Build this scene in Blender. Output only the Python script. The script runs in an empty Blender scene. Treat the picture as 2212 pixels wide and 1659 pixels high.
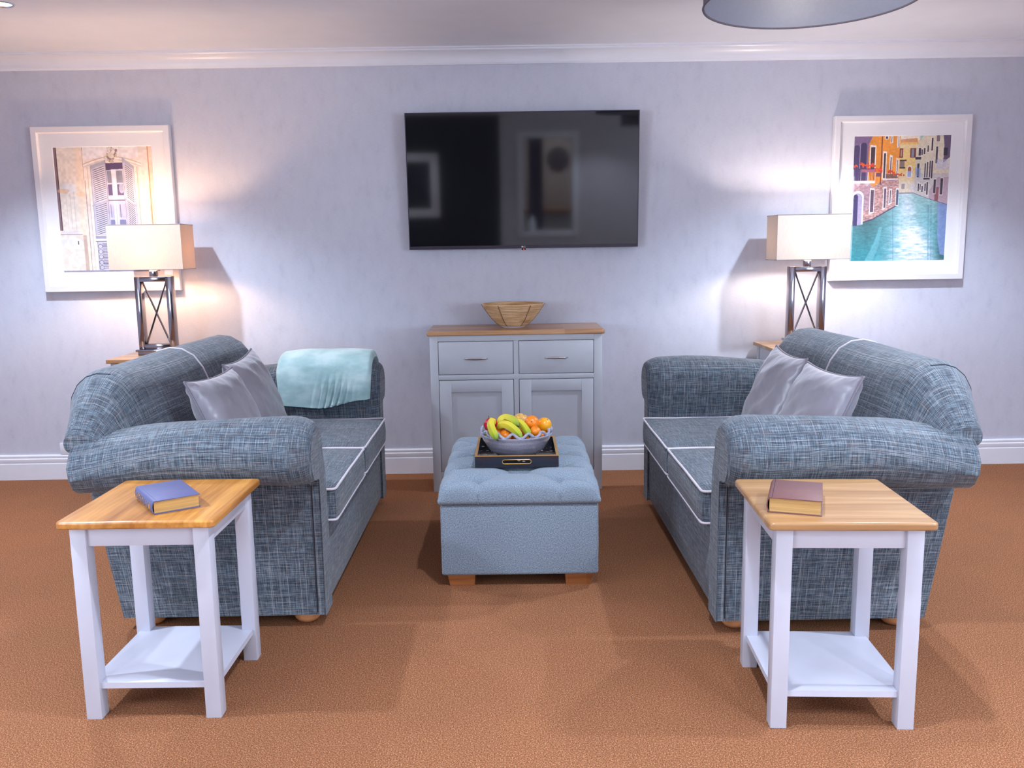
import bpy, bmesh, math, random
import numpy as np
from mathutils import Vector, Matrix, noise as mnoise
random.seed(7)
PI = math.pi
D = bpy.data
C = bpy.context.scene.collection
scn = bpy.context.scene

# ------------------------------------------------------------ camera
cam_d = D.cameras.new('camera'); cam = D.objects.new('camera', cam_d); C.objects.link(cam)
pitch, roll, yaw = 0.1535, -0.0154, 0.0053
cy_, sy_ = math.cos(yaw), math.sin(yaw); cp_, sp_ = math.cos(pitch), math.sin(pitch)
fw = Vector((sy_*cp_, cy_*cp_, -sp_)); rt = Vector((cy_, -sy_, 0)); up = rt.cross(fw)
r2 = math.cos(roll)*rt + math.sin(roll)*up; u2 = -math.sin(roll)*rt + math.cos(roll)*up
m = Matrix((r2, u2, -fw)).transposed().to_4x4(); m.translation = Vector((0.0168, -5.2054, 1.35))
cam.matrix_world = m
cam_d.sensor_width = 36; cam_d.lens = 1871.16/2212*36; cam_d.clip_start = .05
scn.camera = cam

# ------------------------------------------------------------ world, view, ceiling spots
w = D.worlds.new('world'); scn.world = w; w.use_nodes = True
w.node_tree.nodes['Background'].inputs[0].default_value = (.8, .85, 1, 1)
w.node_tree.nodes['Background'].inputs[1].default_value = .3
scn.view_settings.view_transform = 'Standard'; scn.view_settings.look = 'None'
scn.view_settings.exposure = 0.62; scn.view_settings.gamma = 1; scn.view_settings.use_curve_mapping = False
CEIL = 2.4904
SPOT_COL = (.82, .935, 1.10)
SPOTS = [(-2.25, -1.04, 110), (2.05, -1.04, 110),
         (-2.3, -3.0, 140), (0.40, -3.2, 90), (2.6, -3.0, 140),
         (-1.6, -4.9, 110), (0.2, -5.3, 110), (1.9, -4.9, 110), (-1.3, -7.2, 40), (1.4, -7.2, 90)]
DAYLIGHT_FILL = 125           # fill through each side window behind the camera; the left window is added
PENDANT_W = 2
BULB_C = ((1, .63, .37), (1, .84, .74))
LAMP_E = (400, 390)     # bulb radiance of the table lamps, left and right

# ------------------------------------------------------------ helpers
def tag(o, label=None, cat=None, group=None, kind=None):
    if label: o['label'] = label
    if cat: o['category'] = cat
    if group: o['group'] = group
    if kind: o['kind'] = kind
    return o

def thing(name, label, cat, loc=(0, 0, 0), rz=0, group=None):
    o = D.objects.new(name, None); C.objects.link(o); o.empty_display_size = .1
    o.location = loc; o.rotation_euler = (0, 0, rz)
    return tag(o, label, cat, group)

def box_uv(me):
    uv = me.uv_layers.new(name='UVMap') if not me.uv_layers else me.uv_layers[0]
    for p in me.polygons:
        n = p.normal; a = max(range(3), key=lambda i: abs(n[i]))
        for li in p.loop_indices:
            v = me.vertices[me.loops[li].vertex_index].co
            uv.data[li].uv = ((v.y, v.z), (v.x, v.z), (v.x, v.y))[a]

class MB:
    """collects shapes, links them as one mesh object"""
    def __init__(s): s.bm = bmesh.new(); s.uvl = s.bm.loops.layers.uv.new('UVMap'); s.has_uv = False
    def box(s, x0, x1, y0, y1, z0, z1, bev=0, seg=2):
        b = bmesh.new(); bmesh.ops.create_cube(b, size=1)
        for v in b.verts:
            v.co = Vector(((x0+x1)/2+v.co.x*(x1-x0), (y0+y1)/2+v.co.y*(y1-y0), (z0+z1)/2+v.co.z*(z1-z0)))
        if bev: bmesh.ops.bevel(b, geom=b.edges[:], offset=bev, segments=seg, affect='EDGES', profile=.5)
        s.merge(b); return s
    def merge(s, b, mat=None):
        me = D.meshes.new('t'); b.to_mesh(me); b.free()
        if mat: me.transform(mat)
        s.bm.from_mesh(me); D.meshes.remove(me); return s
    def raw(s, vs, fs):
        vv = [s.bm.verts.new(v) for v in vs]
        for f in fs:
            try: s.bm.faces.new([vv[i] for i in f])
            except ValueError: pass
        return s
    def tube(s, pts, r, n=8, closed=False):
        P = [Vector(p) for p in pts]; N = len(P); rings = []; prev = None
        for i in range(N):
            if closed: t = P[(i+1) % N]-P[i-1]
            else: t = P[min(i+1, N-1)]-P[max(i-1, 0)]
            t.normalize()
            if prev is None:
                a = Vector((0, 0, 1)) if abs(t.z) < .9 else Vector((1, 0, 0)); prev = t.cross(a).normalized()
            nrm = (prev-t*prev.dot(t)).normalized(); prev = nrm; b = t.cross(nrm)
            rr = r(i/(N-1)) if callable(r) else r
            rings.append([s.bm.verts.new(P[i]+(nrm*math.cos(k*2*PI/n)+b*math.sin(k*2*PI/n))*rr) for k in range(n)])
        for i in range(N if closed else N-1):
            A, B = rings[i], rings[(i+1) % N]
            for k in range(n):
                try: s.bm.faces.new((A[k], A[(k+1) % n], B[(k+1) % n], B[k]))
                except ValueError: pass
        if not closed: s.bm.faces.new(rings[0][::-1]); s.bm.faces.new(rings[-1])
        return s
    def lathe(s, prof, c=(0, 0), n=32, cap=True):
        rings = []
        for (r, z) in prof:
            if r < 1e-6: rings.append([s.bm.verts.new((c[0], c[1], z))])
            else: rings.append([s.bm.verts.new((c[0]+r*math.cos(k*2*PI/n), c[1]+r*math.sin(k*2*PI/n), z)) for k in range(n)])
        for A, B in zip(rings, rings[1:]):
            for k in range(n):
                k2 = (k+1) % n
                if len(A) == 1 and len(B) == 1: continue
                if len(A) == 1: f = (A[0], B[k], B[k2])
                elif len(B) == 1: f = (A[k], B[0], A[k2])
                else: f = (A[k], B[k], B[k2], A[k2])
                s.bm.faces.new(f)
        return s
    def prism(s, poly, ax, a, b):
        """polygon in the two other axes, extruded along axis ax from a to b"""
        def p(q, t):
            l = list(q); l.insert(ax, t); return l
        n = len(poly); vs = [p(q, a) for q in poly]+[p(q, b) for q in poly]
        fs = [list(range(n)), list(range(n, 2*n))[::-1]]+[(i, (i+1) % n, n+(i+1) % n, n+i) for i in range(n)]
        return s.raw(vs, fs)
    def build(s, name, mat, parent=None, smooth=True, angle=35, fix=True, uv=True):
        if fix: bmesh.ops.recalc_face_normals(s.bm, faces=s.bm.faces[:])
        me = D.meshes.new(name); s.bm.to_mesh(me); s.bm.free()
        if uv and not s.has_uv: box_uv(me)
        return link(name, me, mat, parent, smooth, angle)

def link(name, me, mat, parent=None, smooth=True, angle=35):
    me.name = name
    for mm in (mat if isinstance(mat, (list, tuple)) else [mat]): me.materials.append(mm)
    if smooth:
        me.polygons.foreach_set('use_smooth', [True]*len(me.polygons))
        try: me.set_sharp_from_angle(angle=math.radians(angle))
        except Exception: pass
    o = D.objects.new(name, me); C.objects.link(o); o.parent = parent
    return o

def struct(o): o['kind'] = 'structure'; return o

def loft(name, sections, mat, parent, closed=True, cap=(True, True), bevel=None, uvf=None, angle=35):
    """sections: rings of equal length; uv in metres (along, around)"""
    bm = bmesh.new(); uvl = bm.loops.layers.uv.new('UVMap')
    n = len(sections[0]); V = [[bm.verts.new(p) for p in s] for s in sections]
    S0 = sections[len(sections)//2]; arc = [0]
    for i in range(n): arc.append(arc[-1]+(Vector(S0[(i+1) % n])-Vector(S0[i])).length)
    al = [0]
    for a, b in zip(sections, sections[1:]): al.append(al[-1]+(sum((Vector(p) for p in a), Vector())/n-sum((Vector(p) for p in b), Vector())/n).length)
    for i in range(len(V)-1):
        for k in range(n if closed else n-1):
            k2 = (k+1) % n
            f = bm.faces.new((V[i][k], V[i][k2], V[i+1][k2], V[i+1][k]))
            for l, q in zip(f.loops, ((al[i], arc[k]), (al[i], arc[k+1]), (al[i+1], arc[k+1]), (al[i+1], arc[k]))): l[uvl].uv = q
    caps = []
    for c, ring in ((cap[0], V[0]), (cap[1], V[-1])):
        if c:
            f = bm.faces.new(ring); caps.append(f)
            for l in f.loops:
                co = l.vert.co; nn = f.normal
                f.normal_update(); a = max(range(3), key=lambda i: abs(f.normal[i]))
                l[uvl].uv = ((co.y, co.z), (co.x, co.z), (co.x, co.y))[a]
    if bevel and caps:
        for ci, (wd, sg) in bevel.items():
            bmesh.ops.bevel(bm, geom=list(caps[ci].edges), offset=wd, segments=sg, affect='EDGES', profile=.5, clamp_overlap=True)
    bmesh.ops.recalc_face_normals(bm, faces=bm.faces[:])
    me = D.meshes.new(name); bm.to_mesh(me); bm.free()
    return link(name, me, mat, parent, angle=angle)

def slab(mb, hx, y0, y1, z0, z1, rc=.010, er=.007):
    """board with rounded corners and softly rounded edges"""
    rings = []; T = z1-z0
    prof = [(er*.5, z0), (0, z0+er*.5), (0, z1-er)]+[(er*(1-math.cos(k/5*PI/2)), z1-er+er*math.sin(k/5*PI/2)) for k in range(1, 6)]+[(er*2.2, z1), (.05, z1)]
    cy, hy = (y0+y1)/2, (y1-y0)/2
    for ins, z in prof:
        ring = []; r = max(rc-ins*.5, .003); X, Y = hx-ins, hy-ins
        for q, (sx, sy) in enumerate(((1, 1), (-1, 1), (-1, -1), (1, -1))):
            for k in range(6):
                a = q*PI/2+k/5*PI/2; ring.append((sx*(X-r)+r*math.cos(a), cy+sy*(Y-r)+r*math.sin(a), z))
        rings.append(ring)
    n = len(rings[0]); vs = [p for r in rings for p in r]; fs = []
    for i in range(len(rings)-1):
        for k in range(n): fs.append((i*n+k, i*n+(k+1) % n, (i+1)*n+(k+1) % n, (i+1)*n+k))
    fs += [tuple(range(n))[::-1], tuple(range((len(rings)-1)*n, len(rings)*n))]
    return mb.raw(vs, fs)

# ------------------------------------------------------------ materials
def lin(c): return tuple((x/12.92 if x <= .04045 else ((x+.055)/1.055)**2.4) for x in c)
class NT:
    def __init__(s, name, rough=.5, **kw):
        s.m = D.materials.new(name); s.m.use_nodes = True; s.t = s.m.node_tree; s.b = s.t.nodes['Principled BSDF']
        s.b.inputs['Roughness'].default_value = rough
        for k, v in kw.items(): s.b.inputs[k.replace('_', ' ')].default_value = v
    def n(s, typ, **kw):
        nd = s.t.nodes.new('ShaderNode'+typ)
        for k, v in kw.items():
            if hasattr(nd, k) and k not in nd.inputs: setattr(nd, k, v)
            else: nd.inputs[k].default_value = v
        return nd
    def l(s, a, b): s.t.links.new(a, b)
    def coord(s, kind='Object'): return s.n('TexCoord').outputs[kind]
    def scaled(s, src, sc, loc=(0, 0, 0)):
        mp = s.n('Mapping'); mp.inputs['Scale'].default_value = sc; mp.inputs['Location'].default_value = loc; s.l(src, mp.inputs[0]); return mp.outputs[0]
    def noise(s, src, sc, detail=2, rough=.5, loc=(0, 0, 0)):
        v = s.scaled(src, sc, loc); t = s.n('TexNoise'); t.inputs['Scale'].default_value = 1; t.inputs['Detail'].default_value = detail; t.inputs['Roughness'].default_value = rough
        s.l(v, t.inputs['Vector']); return t.outputs['Fac']
    def ramp(s, fac, stops, interp='LINEAR'):
        r = s.n('ValToRGB'); e = r.color_ramp.elements; r.color_ramp.interpolation = interp
        while len(e) < len(stops): e.new(.5)
        for i, (p, c) in enumerate(stops): e[i].position = p; e[i].color = (*c, 1) if len(c) == 3 else c
        s.l(fac, r.inputs[0]); return r.outputs[0]
    def mix(s, fac, a, b, mode='MIX'):
        x = s.n('Mix', data_type='RGBA', blend_type=mode)
        for inp, v in ((x.inputs[0], fac), (x.inputs[6], a), (x.inputs[7], b)):
            if isinstance(v, (int, float)): inp.default_value = v
            elif isinstance(v, tuple): inp.default_value = (*v, 1)
            else: s.l(v, inp)
        return x.outputs[2]
    def math(s, op, a, b=None):
        x = s.n('Math', operation=op)
        for inp, v in zip(x.inputs, (a, b)):
            if v is None: continue
            if isinstance(v, (int, float)): inp.default_value = v
            else: s.l(v, inp)
        return x.outputs[0]
    def col(s, c):
        if isinstance(c, tuple): s.b.inputs['Base Color'].default_value = (*c, 1)
        else: s.l(c, s.b.inputs['Base Color'])
        return s
    def bump(s, h, strength=.3, dist=.002):
        b = s.n('Bump'); b.inputs['Strength'].default_value = strength; b.inputs['Distance'].default_value = dist
        s.l(h, b.inputs['Height']); s.l(b.outputs[0], s.b.inputs['Normal']); return s

def plain(name, c, rough=.5, var=.04, sc=30, **kw):
    t = NT(name, rough, **kw); f = t.noise(t.coord(), (sc,)*3, 3)
    a = tuple(x*(1-var) for x in c); b = tuple(min(1, x*(1+var)) for x in c)
    t.col(t.ramp(f, [(.3, a), (.7, b)])); return t.m

M = {}
# wallpaper: mottled grey-lilac with fine weave
t = NT('wallpaper', .55); o = t.coord()
a = t.noise(o, (17, 17, 8.5), 3, .6); b = t.noise(o, (45, 45, 420), 2); c = t.noise(o, (3, 3, 2), 2)
base = t.ramp(a, [(.22, (.51, .535, .635)), (.42, (.57, .595, .70)), (.7, (.60, .625, .73))])
base = t.mix(t.ramp(c, [(.35, (0, 0, 0)), (.65, (1, 1, 1))]), base, (.44, .44, .5), 'MIX') if False else base
t.col(t.mix(.10, base, t.ramp(b, [(.3, (.2, .2, .25)), (.7, (.7, .7, .8))]))); t.bump(b, .15, .001); M['wallpaper'] = t.m
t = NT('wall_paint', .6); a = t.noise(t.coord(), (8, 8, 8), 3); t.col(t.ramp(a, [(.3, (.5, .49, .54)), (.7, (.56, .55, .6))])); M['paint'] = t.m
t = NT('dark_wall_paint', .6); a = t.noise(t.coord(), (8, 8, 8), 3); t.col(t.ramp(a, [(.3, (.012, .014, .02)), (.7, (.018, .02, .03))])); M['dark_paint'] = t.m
M['ceiling'] = plain('ceiling_paint', (.82, .86, .93), .7, .015, 6)
M['white_trim'] = plain('white_gloss_trim', (.79, .82, .90), .3, .015, 10)
# carpet
t = NT('carpet', .95); o = t.coord()
f1 = t.noise(o, (250, 250, 250), 5, .85); f2 = t.noise(o, (3.2, 3.2, 3.2), 3); f3 = t.noise(o, (700, 700, 700), 1)
c1 = t.ramp(f1, [(.30, (.04, .016, .007)), (.5, (.205, .093, .043)), (.64, (.66, .39, .24))])
c2 = t.mix(.5, c1, t.ramp(f2, [(.3, (.47, .225, .105)), (.7, (.60, .305, .15))]), 'MULTIPLY')
c2 = t.mix(1, c2, (1.3, 1.3, 1.3), 'MULTIPLY')
sp = t.ramp(f3, [(.66, (0, 0, 0)), (.74, (1, 1, 1))])
t.col(t.mix(t.math('MULTIPLY', sp, .35), c2, (.62, .42, .3))); t.bump(f1, .6, .003)
t.b.inputs['Specular IOR Level'].default_value = .15; M['carpet'] = t.m
# tweed
def tweed(name, dark, mid, light, line, sc=230, la=.62):
    t = NT(name, .85); uv = t.coord('UV')
    h = t.noise(uv, (16, sc, 1), 2, .65); v = t.noise(uv, (sc, 16, 1), 2, .65, (7, 3, 0))
    hm = t.noise(uv, (2, 190, 1), 1, .5, (1, 9, 0)); vm = t.noise(uv, (190, 2, 1), 1, .5, (5, 2, 0))
    s = t.math('ADD', t.math('ADD', t.math('MULTIPLY', h, .42), t.math('MULTIPLY', v, .37)), t.math('ADD', t.math('MULTIPLY', hm, .13), t.math('MULTIPLY', vm, .08)))
    c = t.ramp(s, [(.41, dark), (.5, mid), (.59, light)])
    tint = t.noise(uv, (14, 260, 1), 1, .5, (3, 3, 0)); c = t.mix(t.ramp(tint, [(.52, (0, 0, 0)), (.66, (.4, .4, .4))]), c, (.15, .115, .11))
    tint2 = t.noise(uv, (260, 14, 1), 1, .5, (13, 3, 0)); c = t.mix(t.ramp(tint2, [(.52, (0, 0, 0)), (.66, (.25, .25, .25))]), c, (.07, .16, .23))
    l1 = t.noise(uv, (.9, 330, 1), 0, .5, (0, 4, 0)); l2 = t.noise(uv, (300, .9, 1), 0, .5, (2, 0, 0)); br = t.noise(uv, (40, 40, 1), 2)
    L = t.math('MAXIMUM', t.ramp(l1, [(.69, (0, 0, 0)), (.73, (la, la, la))]), t.ramp(l2, [(.71, (0, 0, 0)), (.75, (la, la, la))]))
    L = t.math('MULTIPLY', L, t.ramp(br, [(.3, (.4, .4, .4)), (.6, (1, 1, 1))]))
    t.col(t.mix(L, c, line)); t.bump(s, .5, .002); t.b.inputs['Sheen Weight'].default_value = .15
    return t.m
M['tweed'] = tweed('blue_grey_tweed', (.008, .012, .024), (.050, .072, .102), (.22, .265, .31), (.38, .38, .40), 480, .55)
# ottoman weave
t = NT('light_blue_weave', .8); uv = t.coord('UV')
h = t.noise(uv, (190, 420, 1), 1); v = t.noise(uv, (420, 190, 1), 1, .5, (4, 4, 0)); s_ = t.math('ADD', t.math('MULTIPLY', h, .5), t.math('MULTIPLY', v, .5))
t.col(t.ramp(s_, [(.36, (.10, .145, .20)), (.5, (.20, .262, .335)), (.64, (.33, .40, .475))])); t.bump(s_, .6, .002); t.b.inputs['Sheen Weight'].default_value = .2; M['weave'] = t.m
# oak, grain along local x or y
def oak(name, axis, ca, cb, rough=.35):
    t = NT(name, rough); o = t.coord()
    st = [55, 55, 55]; st[axis] = 3.2
    w1 = t.noise(o, tuple(st), 4, .6); st2 = [11, 11, 11]; st2[axis] = .8; w2 = t.noise(o, tuple(st2), 2)
    wv = t.math('ADD', t.math('MULTIPLY', w1, .6), t.math('MULTIPLY', w2, .4))
    c = t.ramp(wv, [(.36, ca), (.5, tuple((x+y)/2 for x, y in zip(ca, cb))), (.62, cb)])
    # glued staves
    bw = t.n('TexBrick'); bw.offset = 0; bw.inputs['Scale'].default_value = 1; bw.inputs['Mortar Size'].default_value = .0004; bw.inputs['Brick Width'].default_value = .9 if axis == 0 else .068; bw.inputs['Row Height'].default_value = .068 if axis == 0 else .9
    bw.inputs['Color1'].default_value = (.74, .66, .56, 1); bw.inputs['Color2'].default_value = (1.0, 1.0, 1.0, 1); bw.inputs['Mortar'].default_value = (.8, .75, .7, 1)
    t.l(t.scaled(o, (1, 1, 1), (3.33, 3.31, 0)), bw.inputs['Vector'])
    t.col(t.mix(1, c, bw.outputs[0], 'MULTIPLY')); t.b.inputs['Coat Weight'].default_value = .35; t.b.inputs['Coat Roughness'].default_value = .2
    return t.m
M['oak_y'] = oak('honey_oak', 1, (.38, .135, .016), (.70, .33, .070))
M['oak_pale'] = oak('pale_oak', 0, (.42, .22, .09), (.58, .355, .175))
M['oak_x'] = oak('oak_top', 0, (.40, .20, .09), (.66, .39, .20), .4)
M['oak_foot'] = oak('stained_wood', 0, (.26, .085, .025), (.42, .16, .055), .4)
M['bun'] = plain('turned_wood', (.55, .25, .11), .22, .15, 25)
M['white_paint'] = plain('white_furniture_paint', (.52, .53, .625), .38, .02, 12)
M['grey_paint'] = plain('grey_furniture_paint', (.52, .55, .61), .42, .02, 12)
M['groove'] = plain('dark_gap', (.02, .02, .03), .8)
M['piping'] = plain('pale_piping_cord', (.62, .58, .64), .6, .05, 200)
M['seam'] = plain('dark_stitch', (.01, .015, .03), .8)
# satin
t = NT('grey_satin', .33); o = t.coord(); n1 = t.noise(o, (9, 9, 9), 3); t.col(t.ramp(n1, [(.3, (.20, .19, .23)), (.7, (.255, .243, .29))]))
t.b.inputs['Sheen Weight'].default_value = .4; t.b.inputs['Specular IOR Level'].default_value = .7
t.bump(t.noise(o, (9, 9, 9), 2), .35, .03); M['satin'] = t.m
M['satin_cord'] = plain('satin_cord', (.20, .185, .225), .4, .2, 400)
# throw
t = NT('aqua_fleece', .75); o = t.coord(); n1 = t.noise(o, (7, 7, 14), 3, .55); t.col(t.ramp(n1, [(.34, (.31, .51, .53)), (.5, (.41, .62, .64)), (.64, (.54, .73, .75))]))
t.b.inputs['Sheen Weight'].default_value = .7; t.b.inputs['Sheen Roughness'].default_value = .35; t.bump(t.noise(o, (300, 300, 300), 2), .4, .003); M['throw'] = t.m
M['nickel'] = plain('dark_nickel', (.26, .24, .27), .13, .05, 8, Metallic=1.0)
M['steel'] = plain('satin_steel', (.62, .6, .64), .25, .03, 30, Metallic=1.0)
M['white_frame'] = plain('white_frame_lacquer', (.78, .76, .80), .4, .015, 8)
M['mat_board'] = plain('white_mount_board', (.88, .87, .90), .8, .01, 60)
# screen
t = NT('tv_screen', .05); t.col(t.ramp(t.noise(t.coord(), (4, 4, 4), 1), [(0, (.0035, .0035, .006)), (1, (.005, .005, .009))])); t.b.inputs['IOR'].default_value = 1.75; M['screen'] = t.m
M['tv_plastic'] = plain('black_bezel', (.012, .012, .018), .3)
M['mark_white'] = plain('pale_mark', (.7, .7, .75), .5)
t = NT('led_red', .5); t.col((.6, .02, .01)); t.b.inputs['Emission Color'].default_value = (1, .05, .02, 1); t.b.inputs['Emission Strength'].default_value = 1.2; M['led'] = t.m
# glass pane (thin)
t = NT('picture_glass', .02); nodes = t.t; gl = t.n('BsdfGlossy'); gl.inputs['Roughness'].default_value = .01; tr = t.n('BsdfTransparent'); fr = t.n('Fresnel'); fr.inputs[0].default_value = 1.45; mx = t.n('MixShader')
geo = t.n('NewGeometry'); t.l(t.math('MULTIPLY', fr.outputs[0], t.math('SUBTRACT', 1, geo.outputs['Backfacing'])), mx.inputs[0]); t.l(tr.outputs[0], mx.inputs[1]); t.l(gl.outputs[0], mx.inputs[2]); t.l(mx.outputs[0], t.t.nodes['Material Output'].inputs[0]); M['glass'] = t.m
# lampshade linen
def shade_mat(name, c, tr_c, f=.5):
    t = NT(name, .9); uv = t.coord(); wv = t.noise(uv, (400, 400, 25), 2); cc = t.ramp(wv, [(.3, tuple(x*.88 for x in c)), (.7, c)])
    df = t.n('BsdfDiffuse'); tl = t.n('BsdfTranslucent'); mx = t.n('MixShader'); mx.inputs[0].default_value = f
    t.l(cc, df.inputs[0]); t.l(t.mix(1, cc, tr_c, 'MULTIPLY'), tl.inputs[0]); t.l(df.outputs[0], mx.inputs[1]); t.l(tl.outputs[0], mx.inputs[2]); t.l(mx.outputs[0], t.t.nodes['Material Output'].inputs[0]); return t.m
M['linen_left'] = shade_mat('linen_shade_lit_warm', (.62, .53, .45), (1, .62, .30), .036); M['linen_right'] = shade_mat('linen_shade_lit_pale', (.62, .55, .49), (1, .78, .58), .024)  # one linen; each bulb's warmth is put into its shade tint
M['drum_out'] = plain('grey_drum_fabric', (.13, .12, .15), .85, .12, 150)
M['drum_in'] = plain('silver_lining', (.20, .22, .29), .4, .03, 80)
def emis(name, c, s):
    t = NT(name, .5); t.col((.8, .8, .8)); t.b.inputs['Emission Color'].default_value = (*c, 1); t.b.inputs['Emission Strength'].default_value = s; return t.m
M['bulb'] = emis('warm_bulb', (1, .72, .45), 6); M['down'] = emis('downlight_lens', (.95, .95, 1), 12); M['opal'] = emis('opal_bulb', (1, .78, .6), 1.6)
M['chrome'] = plain('chrome_ring', (.8, .8, .85), .15, .02, 8, Metallic=1.0)

# ------------------------------------------------------------ room
XL, XR, YF = -3.7, 3.8, -8.0
struct(MB().box(XL-.1, XR+.1, YF-.1, .1, -.1, 0).build('floor', M['carpet']))
struct(MB().box(XL-.1, XR+.1, YF-.1, .1, CEIL, CEIL+.1).build('ceiling', M['ceiling']))
struct(MB().box(XL, XR, 0, .1, 0, CEIL).build('wall_back', M['wallpaper']))
WY0, WY1, WZ0, WZ1 = -7.2, -4.4, .85, 2.15
for nm, x0, x1, sg, wn in (('wall_left', XL-.1, XL, 1, 'fill_window_left'), ('wall_right', XR, XR+.1, -1, 'window_3')):  # left window added for soft room fill; right one inferred from a glass reflection
    struct(MB().box(x0, x1, YF-.1, WY0, 0, CEIL).box(x0, x1, WY1, .1, 0, CEIL).box(x0, x1, WY0, WY1, 0, WZ0).box(x0, x1, WY0, WY1, WZ1, CEIL).build(nm, M['wallpaper']))
    mb = MB(); f = .06
    for a, b, c, d in ((WY0, WY1, WZ0, WZ0+f), (WY0, WY1, WZ1-f, WZ1), (WY0, WY0+f, WZ0+f, WZ1-f), (WY1-f, WY1, WZ0+f, WZ1-f), ((WY0+WY1)/2-f/2, (WY0+WY1)/2+f/2, WZ0+f, WZ1-f)): mb.box(x0+.02, x1-.02, a, b, c, d, .003)
    wo = struct(mb.build(wn, M['white_trim']))
    MB().box((x0+x1)/2-.003, (x0+x1)/2+.003, WY0+f, WY1-f, WZ0+f, WZ1-f).build('pane', M['glass'], wo)
    ld = D.lights.new('daylight_fill', 'AREA'); ld.shape = 'RECTANGLE'; ld.size = WY1-WY0; ld.size_y = WZ1-WZ0; ld.energy = DAYLIGHT_FILL; ld.color = (.78, .90, 1.05)
    lo = D.objects.new('daylight_fill', ld); C.objects.link(lo); lo.location = (x0-.12 if sg > 0 else x1+.12, (WY0+WY1)/2, (WZ0+WZ1)/2); lo.rotation_euler = (PI/2, 0, -sg*PI/2)
base_prof = [(0, 0), (-.020, 0), (-.020, .098), (-.017, .104), (-.019, .110), (-.019, .128), (-.014, .134), (-.015, .138), (-.015, .147), (-.010, .153), (0, .154)]
struct(MB().prism(base_prof, 0, XL, XR).build('baseboard_back', M['white_trim'], angle=25))
struct(MB().box(XL, XL+.018, YF, -.02, 0, .154, .003).build('baseboard_left', M['white_trim']))
struct(MB().box(XR-.018, XR, YF, -.02, 0, .154, .003).build('baseboard_right', M['white_trim']))
def cove():
    P = [(0, 2.406), (-.012, 2.406), (-.016, 2.413)]
    for k in range(9):
        a = k/8*PI/2; P.append((-.018-.056*(1-math.cos(a)), 2.416+.056*math.sin(a)))
    P += [(-.078, 2.476), (-.078, 2.482), (-.092, 2.484), (-.092, CEIL), (0, CEIL)]
    return P
struct(MB().prism(cove(), 0, XL, XR).build('trim_1', M['white_trim'], angle=25))
for i, (x, sgn) in enumerate(((XL, 1), (XR, -1))):
    struct(MB().prism([(x-sgn*p[0], p[1]) for p in cove()], 1, YF, -.092).build('trim_%d' % (i+2), M['white_trim'], angle=25))

# rear of the room (seen only as a reflection in the television)
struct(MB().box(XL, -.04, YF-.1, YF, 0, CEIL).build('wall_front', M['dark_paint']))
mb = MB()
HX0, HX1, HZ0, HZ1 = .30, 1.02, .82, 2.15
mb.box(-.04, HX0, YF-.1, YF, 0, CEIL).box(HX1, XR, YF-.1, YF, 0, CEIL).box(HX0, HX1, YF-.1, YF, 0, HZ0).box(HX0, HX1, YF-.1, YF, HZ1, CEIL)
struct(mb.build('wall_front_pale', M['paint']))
mb = MB(); a = .09
mb.box(HX0-a, HX0, YF, YF+.025, HZ0-a, HZ1+a, .004).box(HX1, HX1+a, YF, YF+.025, HZ0-a, HZ1+a, .004).box(HX0, HX1, YF, YF+.025, HZ0-a, HZ0, .004).box(HX0, HX1, YF, YF+.025, HZ1, HZ1+a, .004)
struct(mb.build('window_1', M['white_trim']))
mb = MB(); mb.box(-.6, 2.2, -10.1, -10.0, 0, CEIL).box(-.7, -.6, -10.1, -8.1, 0, CEIL).box(2.2, 2.3, -10.1, -8.1, 0, CEIL).box(-.7, 2.3, -10.1, -8.1, -.1, 0).box(-.7, 2.3, -10.1, -8.1, CEIL, CEIL+.1)
struct(mb.build('wall_kitchen', M['paint']))

# ------------------------------------------------------------ ceiling downlights
def downlight(x, y, watt, label, first=[None]):
    if first[0] is None:
        r = thing('downlight', label, 'ceiling light', (x, y, CEIL), group='recessed ceiling downlights')
        MB().lathe([(.040, -.001), (.042, -.006), (.050, -.007), (.053, -.003), (.053, 0)], n=36).build('trim_ring', M['chrome'], r)
        MB().lathe([(0, -.002), (.040, -.002)], n=36).build('lens', M['down'], r)
        first[0] = r
    else:
        r = first[0].copy(); C.objects.link(r); r.location = (x, y, CEIL); r['label'] = label
        for ch in list(first[0].children):
            if ch.type == 'MESH': c = ch.copy(); C.objects.link(c); c.parent = r
    ld = D.lights.new('downlight_beam', 'SPOT'); ld.energy = watt; ld.color = SPOT_COL; ld.spot_size = math.radians(118); ld.spot_blend = .55; ld.shadow_soft_size = .035
    lo = D.objects.new('downlight_beam', ld); C.objects.link(lo); lo.location = (0, 0, -.02); lo.parent = r
for i, (x, y, wt) in enumerate(SPOTS):
    downlight(x, y, wt, 'glowing round recessed downlight in the ceiling above the window print' if i == 0 else 'round recessed ceiling downlight out of frame')

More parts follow.
